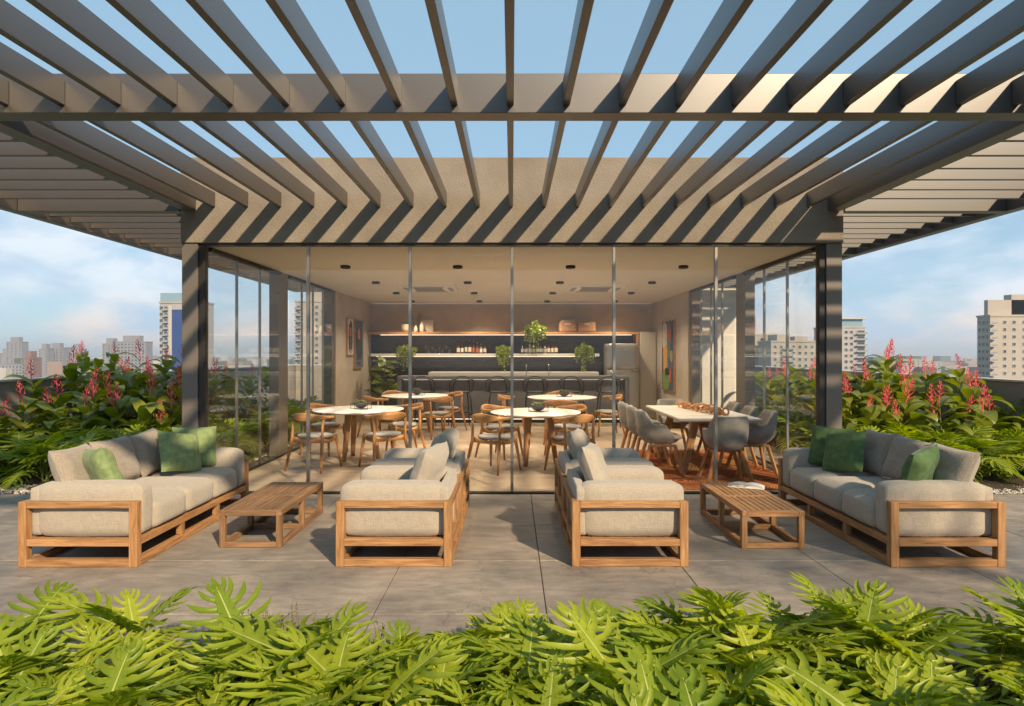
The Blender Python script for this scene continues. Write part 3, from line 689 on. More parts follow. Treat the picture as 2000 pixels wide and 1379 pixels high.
# rectangular table, tub chairs, rug
RT = root('dining_table', 'long dining table with pale top and splayed oak trestle legs on the rug', 'table', (2.66, 9.04, 0))
ob('table_top', box_mesh('table_top', (-.52, -1.03, .738), (.52, 1.03, .762), m_whitetop, .003), RT)
ob('edge_band', box_mesh('edge_band', (-.517, -1.027, .722), (.517, 1.027, .7375), m_oakx, .002), RT)
for y in (-.62, .62):
    for s in (-1, 1): member('leg', (s * .40, y * 1.12, 0.004), (s * .20, y, .70), .05, .105, m_oakx, RT, .006)
    member('crossbar', (-.22, y, .69), (.22, y, .69), .045, .06, m_oakx, RT)
member('stretcher', (0, -.60, .67), (0, .60, .67), .05, .05, m_oakx, RT)
m_chain = wood('carved_wood', (.58, .28, .10), (.36, .15, .05), 0, .4, 5)
tor = MB(); seg, sec = 14, 7
for i in range(seg):
    a = 2 * math.pi * i / seg
    for j in range(sec):
        b = 2 * math.pi * j / sec; rr = .045 + .013 * math.cos(b); tor.v.append((rr * math.cos(a) * 1.35, rr * math.sin(a), .013 * math.sin(b)))
for i in range(seg):
    for j in range(sec): tor.quad((i * sec + j, ((i + 1) % seg) * sec + j, ((i + 1) % seg) * sec + (j + 1) % sec, i * sec + (j + 1) % sec), 0, True)
tm = tor.mesh('link', m_chain)
wc = root('wooden_chain', 'carved wooden chain laid along the long dining table', 'ornament', (2.72, 9.0, .7625))
for i in range(26):
    t = i / 25; o = ob('link', tm, wc, (-.10 + .18 * t + .075 * math.sin(i * 2.4), .72 - 1.2 * t, .018 + .024 * (i % 3)))
    o.rotation_euler = (R(40 if i % 2 else -12), R(18 if i % 3 else -25), R(90 + 55 * math.sin(i * 1.9)))
for x in (.05, .15):
    o = ob('end_ring', tm, wc, (x, -.54, .05)); o.rotation_euler = (R(86), 0, R(20)); o.scale = (.8, 1.1, 1)

def tub_chair():
    r = root('tub_chair', 'x', 'chair'); mb = MB(); S = 36; back = -math.pi / 2
    def rim(th):
        d = abs((th - back + math.pi) % (2 * math.pi) - math.pi)      # angle from the back
        t = max(0, min(1, (d - R(38)) / R(26))); t = t * t * (3 - 2 * t)
        z = .815 - .165 * t
        t2 = max(0, min(1, (d - R(92)) / R(38))); t2 = t2 * t2 * (3 - 2 * t2)
        return z - (.65 - .475) * t2, d
    def rad(th, z, off=0.0):
        f = max(0, min(1, (z - .40) / .14)); rr = .19 + .095 * math.sin(f * math.pi / 2) + .03 * max(0, (z - .54) / .27) - off
        return rr * (1 + .07 * math.cos(2 * (th - back)))
    levels = 7; rings = []
    outer = [[(0.0, 0.0, .40)] * S]
    for k in range(levels + 1):
        ring = []
        for j in range(S):
            th = 2 * math.pi * j / S; zr, d = rim(th); z = .40 + (zr - .40) * k / levels; rr = rad(th, z); ring.append((rr * math.cos(th), rr * math.sin(th), z))
        outer.append(ring)
    lip = []
    for j in range(S):
        th = 2 * math.pi * j / S; zr, d = rim(th); rr = rad(th, zr, .022); lip.append((rr * math.cos(th), rr * math.sin(th), zr + .012))
    outer.append(lip)
    for k in range(levels, -1, -1):
        ring = []
        for j in range(S):
            th = 2 * math.pi * j / S; zr, d = rim(th); z0 = .465; zz = z0 + (max(zr, z0) - z0) * k / levels
            rr = rad(th, zz, .045 + .02 * (1 - k / levels) + .006 * math.sin(k * 2.2)); ring.append((rr * math.cos(th), rr * math.sin(th), zz))
        outer.append(ring)
    outer.append([(0.0, 0.0, .458)] * S)
    for ring in outer: mb.v += ring
    for k in range(len(outer) - 1):
        for j in range(S): mb.quad((k * S + j, k * S + (j + 1) % S, (k + 1) * S + (j + 1) % S, (k + 1) * S + j), 0, True)
    ob('shell', mb.mesh('shell', m_velvet), r)
    ob('seat_cushion', cushion_mesh('seat_cushion', .40, .42, .05, m_velvet, .024, .012, 6), r, (0, .04, .456))
    for sx in (-1, 1):
        for sy in (-1, 1):
            o = member('leg', (sx * .265, sy * .255, 0), (sx * .165, sy * .16, .385), .032, .045, m_oakx, r, .006)
    for s in (-1, 1):
        member('leg_frame', (s * .165, -.18, .378), (s * .165, .18, .378), .04, .03, m_oakx, r, .005)
    member('leg_frame', (-.143, 0, .378), (.143, 0, .378), .05, .03, m_oakx, r, .005)
    return r
tc0 = tub_chair(); tfirst = [True]
for x, y, rz, lab in ((1.98, 8.42, -90, 'armchair side, by the terrace glass'), (1.98, 9.1, -90, 'round table side, middle place'), (1.98, 9.78, -90, 'round table side, bar end'),
                      (3.19, 8.40, 90, 'side glass side, terrace end'), (3.19, 9.08, 90, 'side glass side, middle place'), (3.19, 9.76, 90, 'side glass side, painting end'),
                      (2.66, 7.86, 0, 'head place by the terrace glass'), (2.62, 10.22, 180, 'at the head backing onto the bar')):
    c = tc0 if tfirst[0] else dup(tc0); tfirst[0] = False
    c.location = (x, y, .009); c.rotation_euler = (0, 0, R(rz + random.uniform(-5, 5))); setp(c, 'grey velvet tub chair at the long dining table, ' + lab, 'chair', 'grey tub chairs round the long table')
def rug_material():
    m = mat('woven_rug', (.4, .12, .04), 1.0, spec=.1); nt = m.node_tree; L = nt.links.new; b = nt.nodes['Principled BSDF']
    tc = N(nt, 'ShaderNodeTexCoord'); v = N(nt, 'ShaderNodeTexVoronoi', feature='F1'); v.inputs['Scale'].default_value = 1.25; v.inputs['Randomness'].default_value = .8; L(tc.outputs['Object'], v.inputs['Vector'])
    mu = N(nt, 'ShaderNodeMath', operation='MULTIPLY'); mu.inputs[1].default_value = 210; L(v.outputs['Distance'], mu.inputs[0])
    si = N(nt, 'ShaderNodeMath', operation='SINE'); L(mu.outputs[0], si.inputs[0])
    gt = N(nt, 'ShaderNodeMath', operation='GREATER_THAN'); gt.inputs[1].default_value = .25; L(si.outputs[0], gt.inputs[0])
    sp = N(nt, 'ShaderNodeSeparateColor'); L(v.outputs['Color'], sp.inputs[0])
    cr = N(nt, 'ShaderNodeValToRGB'); cr.color_ramp.interpolation = 'CONSTANT'; e = cr.color_ramp.elements; e[0].color = (.50, .15, .05, 1); e[1].position = .35; e[1].color = (.56, .19, .06, 1)
    x = e.new(.6); x.color = (.60, .31, .09, 1); x = e.new(.8); x.color = (.44, .12, .04, 1); L(sp.outputs[0], cr.inputs[0])
    mx = N(nt, 'ShaderNodeMix', data_type='RGBA'); L(gt.outputs[0], mx.inputs[0]); L(cr.outputs[0], mx.inputs[6]); mx.inputs[7].default_value = (.17, .06, .025, 1); L(mx.outputs[2], b.inputs['Base Color'])
    n = N(nt, 'ShaderNodeTexNoise'); n.inputs['Scale'].default_value = 400; L(tc.outputs['Object'], n.inputs['Vector']); bp = N(nt, 'ShaderNodeBump'); bp.inputs['Strength'].default_value = .6; bp.inputs['Distance'].default_value = .004; L(n.outputs['Fac'], bp.inputs['Height']); L(bp.outputs[0], b.inputs['Normal'])
    return m
setp(ob('rug', box_mesh('rug', (-.88, -1.5, 0), (.88, 1.5, .008), rug_material(), .003), None, (2.64, 8.86, 0.0005)), 'burnt orange rug with concentric curved lines under the long table', 'rug')

# ================================================================ BAR AND BACK WALL
def brick_material():
    m = mat('slate_brick', (.075, .07, .078), .55, spec=.4); nt = m.node_tree; L = nt.links.new; b = nt.nodes['Principled BSDF']
    tc = N(nt, 'ShaderNodeTexCoord'); sx = N(nt, 'ShaderNodeSeparateXYZ'); L(tc.outputs['Object'], sx.inputs[0]); cb = N(nt, 'ShaderNodeCombineXYZ'); L(sx.outputs[0], cb.inputs[0]); L(sx.outputs[2], cb.inputs[1])
    br = N(nt, 'ShaderNodeTexBrick'); br.inputs['Scale'].default_value = 1.0; br.inputs['Brick Width'].default_value = .22; br.inputs['Row Height'].default_value = .055; br.inputs['Mortar Size'].default_value = .003
    br.inputs['Color1'].default_value = (.085, .08, .088, 1); br.inputs['Color2'].default_value = (.06, .056, .063, 1); br.inputs['Mortar'].default_value = (.035, .033, .035, 1); L(cb.outputs[0], br.inputs['Vector']); L(br.outputs[0], b.inputs['Base Color'])
    bp = N(nt, 'ShaderNodeBump'); bp.inputs['Strength'].default_value = .8; bp.inputs['Distance'].default_value = .01; L(br.outputs['Fac'], bp.inputs['Height']); bp.invert = True; L(bp.outputs[0], b.inputs['Normal']); return m
m_brick = brick_material()
m_darkcem = mat('dark_cement', (.12, .115, .118), .6, var=.2, vscale=4, bump=.1, bscale=20, detail=8)
m_led = emit('led_strip', (1.0, .82, .62), 1.6)
wn = root('bar_wall_unit', 'oak framed bar wall unit with slate brick back and steel shelf', 'wall unit', (0, 15.5, 0))
def wu(name, a, b, m, p=None, bev=.002): return ob(name, box_mesh(name, (a[0], a[1] - 15.5, a[2]), (b[0], b[1] - 15.5, b[2]), m, bev), p or wn)
wu('backsplash', (-3.565, 15.95, 0), (3.08, 15.995, 2.055), m_brick)
ts = wu('top_shelf', (-3.565, 15.48, 2.06), (3.12, 15.993, 2.118), m_oakx)
wu('side_panel', (3.062, 15.48, 0), (3.12, 15.993, 2.057), m_oak)
wu('led_strip', (-3.3, 15.80, 2.048), (3.0, 15.83, 2.0585), m_led, None, 0)
ss = wu('steel_shelf', (-3.5, 15.56, 1.515), (2.16, 15.948, 1.585), m_whitetop)
wu('led_strip', (-3.4, 15.80, 1.505), (2.1, 15.83, 1.5135), m_led, None, 0)
tl = root('tall_cabinet', 'tall cream cabinet beside the fridge', 'cabinet', (3.34, 15.5, 0))
m_cream = mat('cream_lacquer', (.55, .49, .40), .5)
ob('carcass', box_mesh('carcass', (-.215, 0, .0), (.222, .49, 2.12), m_cream, .003), tl)
ob('door', box_mesh('door', (-.19, -.02, .14), (.195, -.002, 2.07), m_cream, .004), tl)
bc = root('back_counter', 'white stone back counter under the steel shelf', 'counter', (0, 15.3, 0))
ob('cabinet', box_mesh('cabinet', (-2.0, .03, .08), (2.08, .64, 1.02), m_darkcem, .003), bc); ob('plinth', box_mesh('plinth', (-1.95, .1, 0), (2.02, .6, .078), m_dark), bc)
ob('counter_top', box_mesh('counter_top', (-2.03, 0, 1.023), (2.11, .645, 1.135), m_whitetop, .004), bc)
bar = root('bar_counter', 'dark cement bar counter with lit underside', 'bar', (0.03, 14.25, 0))
ob('front_panel', box_mesh('front_panel', (-2.52, .12, .10), (2.52, .20, 1.0), m_darkcem, .003), bar)
ob('counter_top', box_mesh('counter_top', (-2.62, -.06, 1.003), (2.62, .62, 1.075), m_darkcem, .004), bar)
for s in (-1, 1):
    x = sorted((s * 2.525, s * 2.62)); ob('end_panel', box_mesh('end_panel', (x[0], -.05, 0), (x[1], .61, 1.001), m_darkcem, .003), bar)
ob('plinth', box_mesh('plinth', (-2.5, .19, 0), (2.5, .6, .098), m_dark), bar)
ob('led_strip', box_mesh('led_strip', (-2.5, .085, .994), (2.5, .112, 1.001), m_led), bar); ob('led_strip', box_mesh('led_strip', (-2.5, .15, .085), (2.5, .17, .098), m_led), bar)
# faucets
for x, who in ((.33, 'standing alone in the middle of the bar'), (.86, 'nearest the fridge')):
    f = root('faucet', 'tall chrome bar faucet ' + who, 'faucet', (x, 14.72, 1.0755), 0, 'bar faucets')
    mb = MB().tube([(0, 0, 0), (0, 0, .19), (0, -.008, .235), (0, -.04, .258), (0, -.08, .245), (0, -.09, .2)], .011, 8); mb.lathe([(.022, 0), (.022, .012), (.012, .014)], 12)
    ob('spout', mb.mesh('spout', m_chrome), f); ob('handle', MB().tube([(.012, 0, .06), (.06, 0, .075)], [.009, .006], 8).mesh('handle', m_chrome), f)
# fridge
m_fr = mat('silver_enamel', (.46, .44, .41), .32, .55, var=.03, vscale=3)
fr = root('fridge', 'silver grey retro fridge with rounded doors at the end of the bar wall', 'fridge', (2.66, 15.12, 0))
ob('body', cushion_mesh('body', .76, .62, 1.80, m_fr, .05, 0, 8), fr, (0, .34, .03))
fd = [ob('door', cushion_mesh('door', .75, .09, 1.12, m_fr, .035, .012, 8), fr, (0, 0, .07)), ob('door', cushion_mesh('door', .75, .09, .61, m_fr, .035, .012, 8), fr, (0, 0, 1.205))]
for z0, z1, dr in ((.75, 1.07, fd[0]), (.055, .355, fd[1])):
    mb = MB().tube([(-.26, -.045, z0), (-.26, -.085, z0 + .02), (-.26, -.09, (z0 + z1) / 2), (-.26, -.085, z1 - .02), (-.26, -.045, z1)], .014, 8); ob('handle', mb.mesh('handle', m_chrome), dr)
ob('latch', MB().tube([(.20, -.05, 1.195), (.25, -.075, 1.195), (.36, -.07, 1.195)], [.016, .018, .014], 8).mesh('latch', m_chrome), fr)
ob('badge', box_mesh('badge', (.02, -.062, 1.665), (.16, -.055, 1.682), m_chrome, .002), fr)
ob('plinth', box_mesh('plinth', (-.34, .05, 0), (.34, .6, .03), m_dark), fr)

# bar stools
def stool():
    r = root('bar_stool', 'x', 'stool')
    mb = MB().lathe([(0, .735), (.17, .735), (.205, .745), (.21, .758), (.19, .766), (0, .760)], 24); ob('seat', mb.mesh('seat', m_black), r)
    for sx in (-1, 1):
        for sy in (-1, 1):
            b = MB().tube([(sx * .235, sy * .225, 0), (sx * .215, sy * .205, .30), (sx * .19, sy * .175, .62), (sx * .165, sy * .14, .742)], [.011, .013, .016, .022], 8); ob('leg', b.mesh('leg', m_black), r)
    fb = MB(); z = .28
    for a, b in (((-.215, -.205), (.215, -.205)), ((.215, -.205), (.215, .205)), ((.215, .205), (-.215, .205)), ((-.215, .205), (-.215, -.205))): fb.tube([(*a, z), (*b, z)], .009, 6)
    ob('footrest', fb.mesh('footrest', m_black), r)
    # three interwoven hoops form the back (back at -y)
    for k, (hw, top, y0, bow, cross) in enumerate(((.175, 1.10, -.19, .06, 0), (.235, 1.045, -.13, .12, .05), (.21, 1.005, -.05, .20, -.04))):
        pts = []
        for i in range(25):
            u = -1 + 2 * i / 24; a = abs(u)
            x = hw * math.copysign(min(1, a ** .55 * 1.03), u) * (1 + .12 * math.sin(a * 3.1)); zz = .755 + (top - .755) * (1 - a ** (2.6 + k * .8)) ; y = y0 - bow * (1 - u * u) + .10 * a ** 6 + .0 * cross
            pts.append((x + cross * math.sin(u * 3.14), y, zz))
        ob('back_hoop', MB().tube(pts, .0115, 8).mesh('back_hoop', m_black), r)
    return r
st0 = stool()
for i, (px, rz) in enumerate(((-1.92, 0), (-1.12, 14), (-.30, 0), (.50, 0), (1.33, -16), (2.09, 0))):
    s = st0 if i == 0 else dup(st0); s.location = (px, 13.72, 0); s.rotation_euler = (0, 0, R(rz))
    setp(s, 'black bar stool with looped back at the bar, %s from the fig plant' % ('first', 'second', 'third', 'fourth', 'fifth', 'sixth')[i], 'stool', 'black stools along the bar')

# ceiling: downlights and cassette air conditioners
m_lamp = emit('lamp_glow', (1.0, .78, .52), 14.0)
ring = MB().lathe([(.052, 0), (.068, 0), (.072, -.034), (.066, -.038), (.05, -.038), (.05, -.010)], 20).mesh('housing', m_dark)
disc = MB().lathe([(0, -.012), (.048, -.012), (.048, -.010), (0, -.010)], 16).mesh('lamp', m_lamp)
ORD = ('first', 'second', 'third', 'fourth', 'fifth', 'sixth', 'seventh', 'eighth', 'ninth', 'tenth')
for j, y in enumerate((9.04, 11.06, 13.0, 15.05)):
    for i, x in enumerate((-2.39, -.78, .84, 2.46)):
        d = root('downlight', 'round dark ceiling downlight, %s row from the terrace glass and %s from the prints wall' % (ORD[j], ORD[i]), 'downlight', (x, y, 2.852), 0, 'downlights in the pavilion ceiling')
        ob('housing', ring, d); ob('lamp', disc, d)
        l = bpy.data.lights.new('downlight_beam', 'SPOT'); l.energy = 92; l.color = (1, .80, .56); l.spot_size = R(130); l.spot_blend = .8; l.shadow_soft_size = .05
        lo = bpy.data.objects.new('downlight_beam', l); C.objects.link(lo); lo.parent = d; lo.location = (0, 0, -.05)
m_acw = mat('white_plastic', (.72, .69, .64), .5); m_grille = mat('grille', (.30, .29, .28), .6)
for x, who in ((-1.57, 'on the prints side'), (1.57, 'on the dining table side')):
    a = root('air_conditioner', 'white ceiling cassette air conditioner ' + who, 'air conditioner', (x, 11.95, 2.852), 0, 'ceiling cassettes')
    mb = MB(); n = 0
    mb.v += [(-.54, -.54, 0), (.54, -.54, 0), (.54, .54, 0), (-.54, .54, 0), (-.50, -.50, -.045), (.50, -.50, -.045), (.50, .50, -.045), (-.50, .50, -.045)]
    for q in ((4, 7, 6, 5), (0, 1, 5, 4), (1, 2, 6, 5), (2, 3, 7, 6), (3, 0, 4, 7), (0, 3, 2, 1)): mb.quad(q)
    ob('panel', mb.mesh('panel', m_acw), a)
    for i in range(11): ob('grille_bar', box_mesh('grille_bar', (-.27, -.27 + i * .052, -.052), (.27, -.245 + i * .052, -.0455), m_grille), a)
    for k in range(4):
        v = ob('vane', box_mesh('vane', (-.32, -.46, -.052), (.32, -.37, -.0455), m_grille, .003), a); v.rotation_euler = (0, 0, k * math.pi / 2)

# pictures: generic colour fields
def picture(name, label, wall, y0, y1, z0, z1, m_canvas, patches, m_fr_):
    s = -1 if wall < 0 else 1; r = root(name, label, 'picture', (wall, (y0 + y1) / 2, (z0 + z1) / 2))
    w = (y1 - y0) / 2; h = (z1 - z0) / 2; th = .045 * -s
    def bx(nm, ya, yb, za, zb, xa, xb, m): xx = sorted((xa * -s, xb * -s)); return ob(nm, box_mesh(nm, (xx[0], ya, za), (xx[1], yb, zb), m), r)
    bx('canvas', -w + .018, w - .018, -h + .018, h - .018, .002, .035, m_canvas)
    for ya, yb, za, zb in ((-w, w, -h, -h + .017), (-w, w, h - .017, h), (-w, -w + .017, -h + .0175, h - .0175), (w - .017, w, -h + .0175, h - .0175)): bx('frame', ya, yb, za, zb, .001, .045, m_fr_)
    for i, (cy, cz, ry, rz_, col, seed) in enumerate(patches):
        mb = MB(); n = 22; pts = [];
        mm = mat('pigment', col, .7, var=.15, vscale=12)
        for j in range(n):
            a = 2 * math.pi * j / n; k = 1 + .35 * noise.noise(Vector((math.cos(a) * 1.3 + seed, math.sin(a) * 1.3, seed)))
            q = max(abs(math.cos(a)), abs(math.sin(a))) ** .55
            yy = max(-w + .022, min(w - .022, cy * w + ry * w * math.cos(a) * k / q)); zz = max(-h + .022, min(h - .022, cz * h + rz_ * h * math.sin(a) * k / q)); pts.append((yy, zz))
        xo = (.0365 + .0012 * i) * -s
        mb.v += [(xo, y, z) for y, z in pts]; mb.quad(list(range(n)) if s < 0 else list(range(n))[::-1]); ob('paint_patch', mb.mesh('paint_patch', mm), r)
m_cv1 = mat('cream_print', (.62, .56, .46), .9, var=.05); m_cv2 = mat('teal_print', (.075, .11, .13), .8, var=.2, vscale=6); m_cv3 = mat('blue_canvas', (.06, .085, .13), .8, var=.2, vscale=5)
picture('framed_print', 'cream framed print with black block and orange square', -3.57, 13.52, 14.06, 1.55, 2.36, m_cv1, ((0, -.05, .62, .82, (.03, .03, .03), 1), (0, .28, .38, .25, (.55, .13, .05), 3), (.0, -.3, .35, .3, (.12, .09, .07), 5), (0, -.75, .5, .08, (.35, .3, .25), 7)), m_oakx)
picture('framed_print', 'tall dark teal framed print with orange square', -3.57, 14.16, 14.93, 1.25, 2.36, m_cv2, ((0, -.1, .66, .75, (.018, .02, .018), 2), (0, .42, .36, .2, (.55, .17, .06), 4), (0, -.05, .4, .18, (.03, .045, .03), 6), (0, -.7, .5, .06, (.1, .1, .09), 8)), m_oakx)
picture('abstract_painting', 'tall colourful abstract painting on the dining side wall', 3.57, 13.72, 14.82, .74, 2.33, m_cv3, ((.55, .55, .42, .42, (.55, .50, .42), 1), (-.15, .45, .28, .5, (.10, .18, .06), 2), (.45, -.1, .38, .42, (.62, .30, .05), 3), (.35, -.72, .62, .26, (.16, .28, .06), 4), (-.3, .62, .22, .2, (.6, .09, .04), 5), (.12, -.45, .35, .1, (.02, .02, .02), 6), (-.45, -.55, .16, .2, (.55, .08, .05), 7), (-.6, 0, .2, .16, (.35, .28, .2), 9)), m_oakx)

# things on the shelves
ZT = 2.1185; ZM = 1.5855
m_whitecer = mat('cream_ceramic', (.66, .58, .47), .5)
bw = root('bowl_stack', 'stack of woven cream bowls on the oak shelf', 'bowls', (-2.65, 15.72, ZT))
for i in range(3): ob('bowl', MB().lathe([(.05, 0), (.09, .03), (.115, .09), (.12, .105), (.112, .105), (.08, .03), (0, .02)], 20).mesh('bowl', m_whitecer), bw, (0, 0, i * .045))
def vase(x, h, w, label, stems):
    v = root('vase', label, 'vase', (x, 15.70, ZT)); ob('body', MB().lathe([(w * .8, 0), (w, h * .1), (w, h * .62), (w * .45, h * .82), (w * .4, h), (w * .3, h), (w * .3, h * .6), (0, h * .5)], 18).mesh('body', m_whitecer), v)
    if stems:
        rd = random.Random(4); mb = MB()
        for k in range(16):
            a = rd.uniform(0, 6.28); ln = rd.uniform(.18, .33); ti = rd.uniform(.2, .75); p = [(0, 0, h * .9), (math.cos(a) * ln * ti * .4, math.sin(a) * ln * ti * .4, h + ln * .55), (math.cos(a) * ln * ti, math.sin(a) * ln * ti, h + ln)]
            mb.tube(p, .003, 4)
            for q in range(12):
                t = rd.uniform(.3, 1); c = Vector(p[0]).lerp(Vector(p[2]), t); d = Vector((rd.uniform(-1, 1), rd.uniform(-1, 1), rd.uniform(0, 1))).normalized() * .045; n = len(mb.v); sd = d.cross(Vector((0, 0, 1))).normalized() * .008
                mb.v += [tuple(c), tuple(c + d * .5 + sd), tuple(c + d), tuple(c + d * .5 - sd)]; mb.quad((n, n + 1, n + 2, n + 3))
        o = ob('foliage', mb.mesh('foliage', leafmat('dry_leaf', (.22, .2, .09), (.26, .24, .1), .6, .3)), v); o['kind'] = 'stuff'
vase(-2.52 + .12, .17, .048, 'short cream bottle vase with dry stems on the oak shelf', True)
vase(-2.25, .26, .055, 'taller plain cream vase on the oak shelf', False)
pb = root('serving_board', 'white round cornered serving board leaning on the oak shelf wall', 'board', (-2.13, 15.84, ZT), 0)
b_ = ob('board', cushion_mesh('board', .30, .035, .33, m_whitecer, .017, 0, 8), pb); b_.rotation_euler = (R(-12), 0, 0)
m_wick = mat('wicker', (.46, .25, .13), .85, var=.35, vscale=40, bump=.9, bscale=60, stretch=(1, 1, 2.2))
for x, lab in ((1.39, 'wicker basket with white linen on top'), (1.85, 'closed wicker basket nearest the tall cabinet')):
    k = root('wicker_basket', lab + ' on the oak shelf', 'basket', (x, 15.72, ZT), 0, 'wicker baskets')
    ob('basket_body', cushion_mesh('basket_body', .43, .32, .255, m_wick, .03, .008, 7), k)
    ob('handle', box_mesh('handle', (-.075, -.185, .17), (.075, -.166, .215), m_whitecer, .006), k)
    if x < 1.5: ob('linen', cushion_mesh('linen', .34, .24, .045, m_whitecer, .02, .01, 5), k, (0, 0, .25))
# stemware
wgm = glass_mat('stemware_glass', (.96, .97, .96), 1.45, 1.6)
wg = MB().lathe([(.033, 0), (.034, .004), (.006, .008), (.004, .03), (.004, .085), (.02, .10), (.038, .135), (.036, .175), (.031, .20), (.030, .20), (.034, .175), (.036, .137), (.018, .104), (0, .098)], 18).mesh('wine_glass', wgm)
for i in range(8):
    x = -2.15 + i * .085; up = i % 2 == 0
    o = ob('wine_glass', wg, None, (x, 15.70 if up else 15.64, ZM if up else ZM + .2005)); o.rotation_euler = (0 if up else math.pi, 0, 0)
    setp(o, '%s stemmed wine glass on the steel shelf, %s from the bottles' % ('upright' if up else 'upturned', ORD[7 - i]), 'glass', 'stemmed glasses on the shelf')
def bottle(x, h, w, body, lab, label, grp):
    r = root('bottle', label, 'bottle', (x, 15.68, ZM), 0, grp)
    ob('glass_body', MB().lathe([(w * .9, 0), (w, .008), (w, h * .56), (w * .82, h * .64), (w * .36, h * .74), (w * .33, h * .94), (w * .38, h)], 16).mesh('glass_body', body), r)
    ob('paper_label', MB().lathe([(w + .0008, h * .14), (w + .0012, h * .15), (w + .0012, h * .48), (w + .0008, h * .49)], 16).mesh('paper_label', lab), r)
    ob('cap', MB().lathe([(w * .44, h * .93), (w * .44, h * 1.04), (w * .2, h * 1.045)], 12).mesh('cap', m_cap[int(abs(x) * 100) % 3]), r)
m_cap = [mat('cap_%s' % n, c, .5) for n, c in (('red', (.3, .03, .03)), ('black', (.02, .02, .02)), ('gold', (.45, .3, .1)))]
m_bam = mat('amber_glass', (.16, .06, .015), .12, spec=.8); m_bgr = mat('green_glass', (.03, .05, .03), .12, spec=.8); m_bcl = mat('clear_spirit_glass', (.25, .23, .19), .12, spec=.8); m_bre = mat('ruby_glass', (.16, .02, .02), .12, spec=.8)
m_lb = mat('label_cream', (.72, .62, .45), .8, var=.15, vscale=60); m_lw = mat('label_white', (.78, .75, .70), .8, var=.08, vscale=60); m_lr = mat('label_rust', (.40, .12, .06), .8, var=.3, vscale=60)
for i, (h, w, bd, lb, cn, ln) in enumerate(((.29, .042, m_bam, m_lb, 'amber', 'cream'), (.28, .033, m_bre, m_lw, 'ruby', 'white'), (.33, .033, m_bgr, m_lb, 'green', 'cream'), (.32, .045, m_bgr, m_lb, 'green', 'cream'), (.30, .036, m_bre, m_lr, 'ruby', 'rust'), (.27, .040, m_bam, m_lr, 'amber', 'rust'), (.24, .036, m_bcl, m_lw, 'clear', 'white'), (.25, .038, m_bam, m_lb, 'amber', 'cream'))):
    bottle(-1.335 + i * .094, h, w, bd, lb, '%s liquor bottle with %s label, %s in the row after the stemmed glasses' % (cn, ln, ORD[i]), 'liquor bottles beside the glasses')
for i, (h, w, bd, lb, cn) in enumerate(((.25, .042, m_bgr, m_lw, 'dark'), (.24, .04, m_bgr, m_lb, 'dark'), (.26, .045, m_bcl, m_lw, 'pale'), (.23, .038, m_bcl, m_lb, 'pale'), (.25, .042, m_bgr, m_lw, 'dark'), (.25, .042, m_bgr, m_lw, 'dark'), (.24, .045, m_bcl, m_lb, 'pale'), (.27, .038, m_bam, m_lb, 'amber'), (.27, .036, m_bam, m_lb, 'amber'), (.29, .042, m_bgr, m_lb, 'dark'))):
    bottle(.27 + i * .092, h, w, bd, lb, '%s squat bottle with paper label, %s in the row below the top shelf trailing plant' % (cn, ORD[i]), 'bottles below the trailing plant')
# trailing plants
def trailing(x, y, z, label, nst, drop, spread, seed):
    r = root('trailing_plant', label, 'plant', (x, y, z), 0, 'trailing plants on the bar shelves'); rd = random.Random(seed)
    ob('pot', MB().lathe([(.07, 0), (.10, .01), (.115, .12), (.105, .12), (.095, .10), (0, .10)], 18).mesh('pot', m_pot), r)
    mb = MB()
    for s in range(nst):
        a = rd.uniform(0, 2 * math.pi); rr = spread * (.2 + .8 * rd.random()); front = math.sin(a) < .3
        dp = drop * rd.uniform(.05, 1.0) * (1.15 - .75 * abs(math.cos(a))) if front else .1 * rd.random()
        p = [Vector((.05 * math.cos(a), .05 * math.sin(a), .1))]; topz = .1 + rd.uniform(.0, .17) * (1.2 - .8 * abs(math.cos(a)))
        end = Vector((rr * math.cos(a), -abs(rr * math.sin(a)) - .06 if front else rr * math.sin(a) * .4, topz)); n = 12
        for i in range(1, n + 1):
            t = i / n; q = p[0].lerp(end, min(1, t * 2)); q.z = .1 + (topz - .1) * math.sin(min(1, t * 2) * math.pi / 2) - (max(0, t - .45) / .55) ** 1.3 * (dp + topz); q.y = min(q.y, -.20) if (q.z < .02) else q.y
            q += Vector((rd.uniform(-.012, .012), rd.uniform(-.012, .012), 0)); p.append(q)
        mb.tube(p, .0022, 3, 0, False)
        for i in range(2, n + 1):
            for _ in range(2):
                c = p[i] + Vector((rd.uniform(-.02, .02), rd.uniform(-.02, .02), rd.uniform(-.015, .015))); d = Vector((rd.uniform(-1, 1), rd.uniform(-1, .2), rd.uniform(-1, .2))).normalized() * rd.uniform(.04, .065); sd = d.cross(Vector((rd.uniform(-.4, .4), 1, .4))).normalized() * .021; k = len(mb.v)
                mb.v += [tuple(c), tuple(c + d * .35 + sd), tuple(c + d), tuple(c + d * .35 - sd)]; mb.quad((k, k + 1, k + 2, k + 3), 1)
    o = ob('foliage', mb.mesh('foliage', m_vein, m_pothos), r); o['kind'] = 'stuff'
m_pothos = leafmat('pothos_leaf', (.22, .29, .02), (.36, .40, .03), .4, .35)
trailing(-2.62, 15.70, ZM, 'trailing plant on the steel shelf above the fig', 46, .42, .26, 1)
trailing(-.22, 15.70, ZM, 'trailing plant on the steel shelf between the two bottle rows', 40, .48, .20, 2)
trailing(1.78, 15.70, ZM, 'trailing plant at the steel shelf end nearest the fridge', 50, .46, .26, 3)
trailing(.58, 15.62, ZT, 'trailing plant hanging from the oak top shelf', 54, .50, .27, 4)
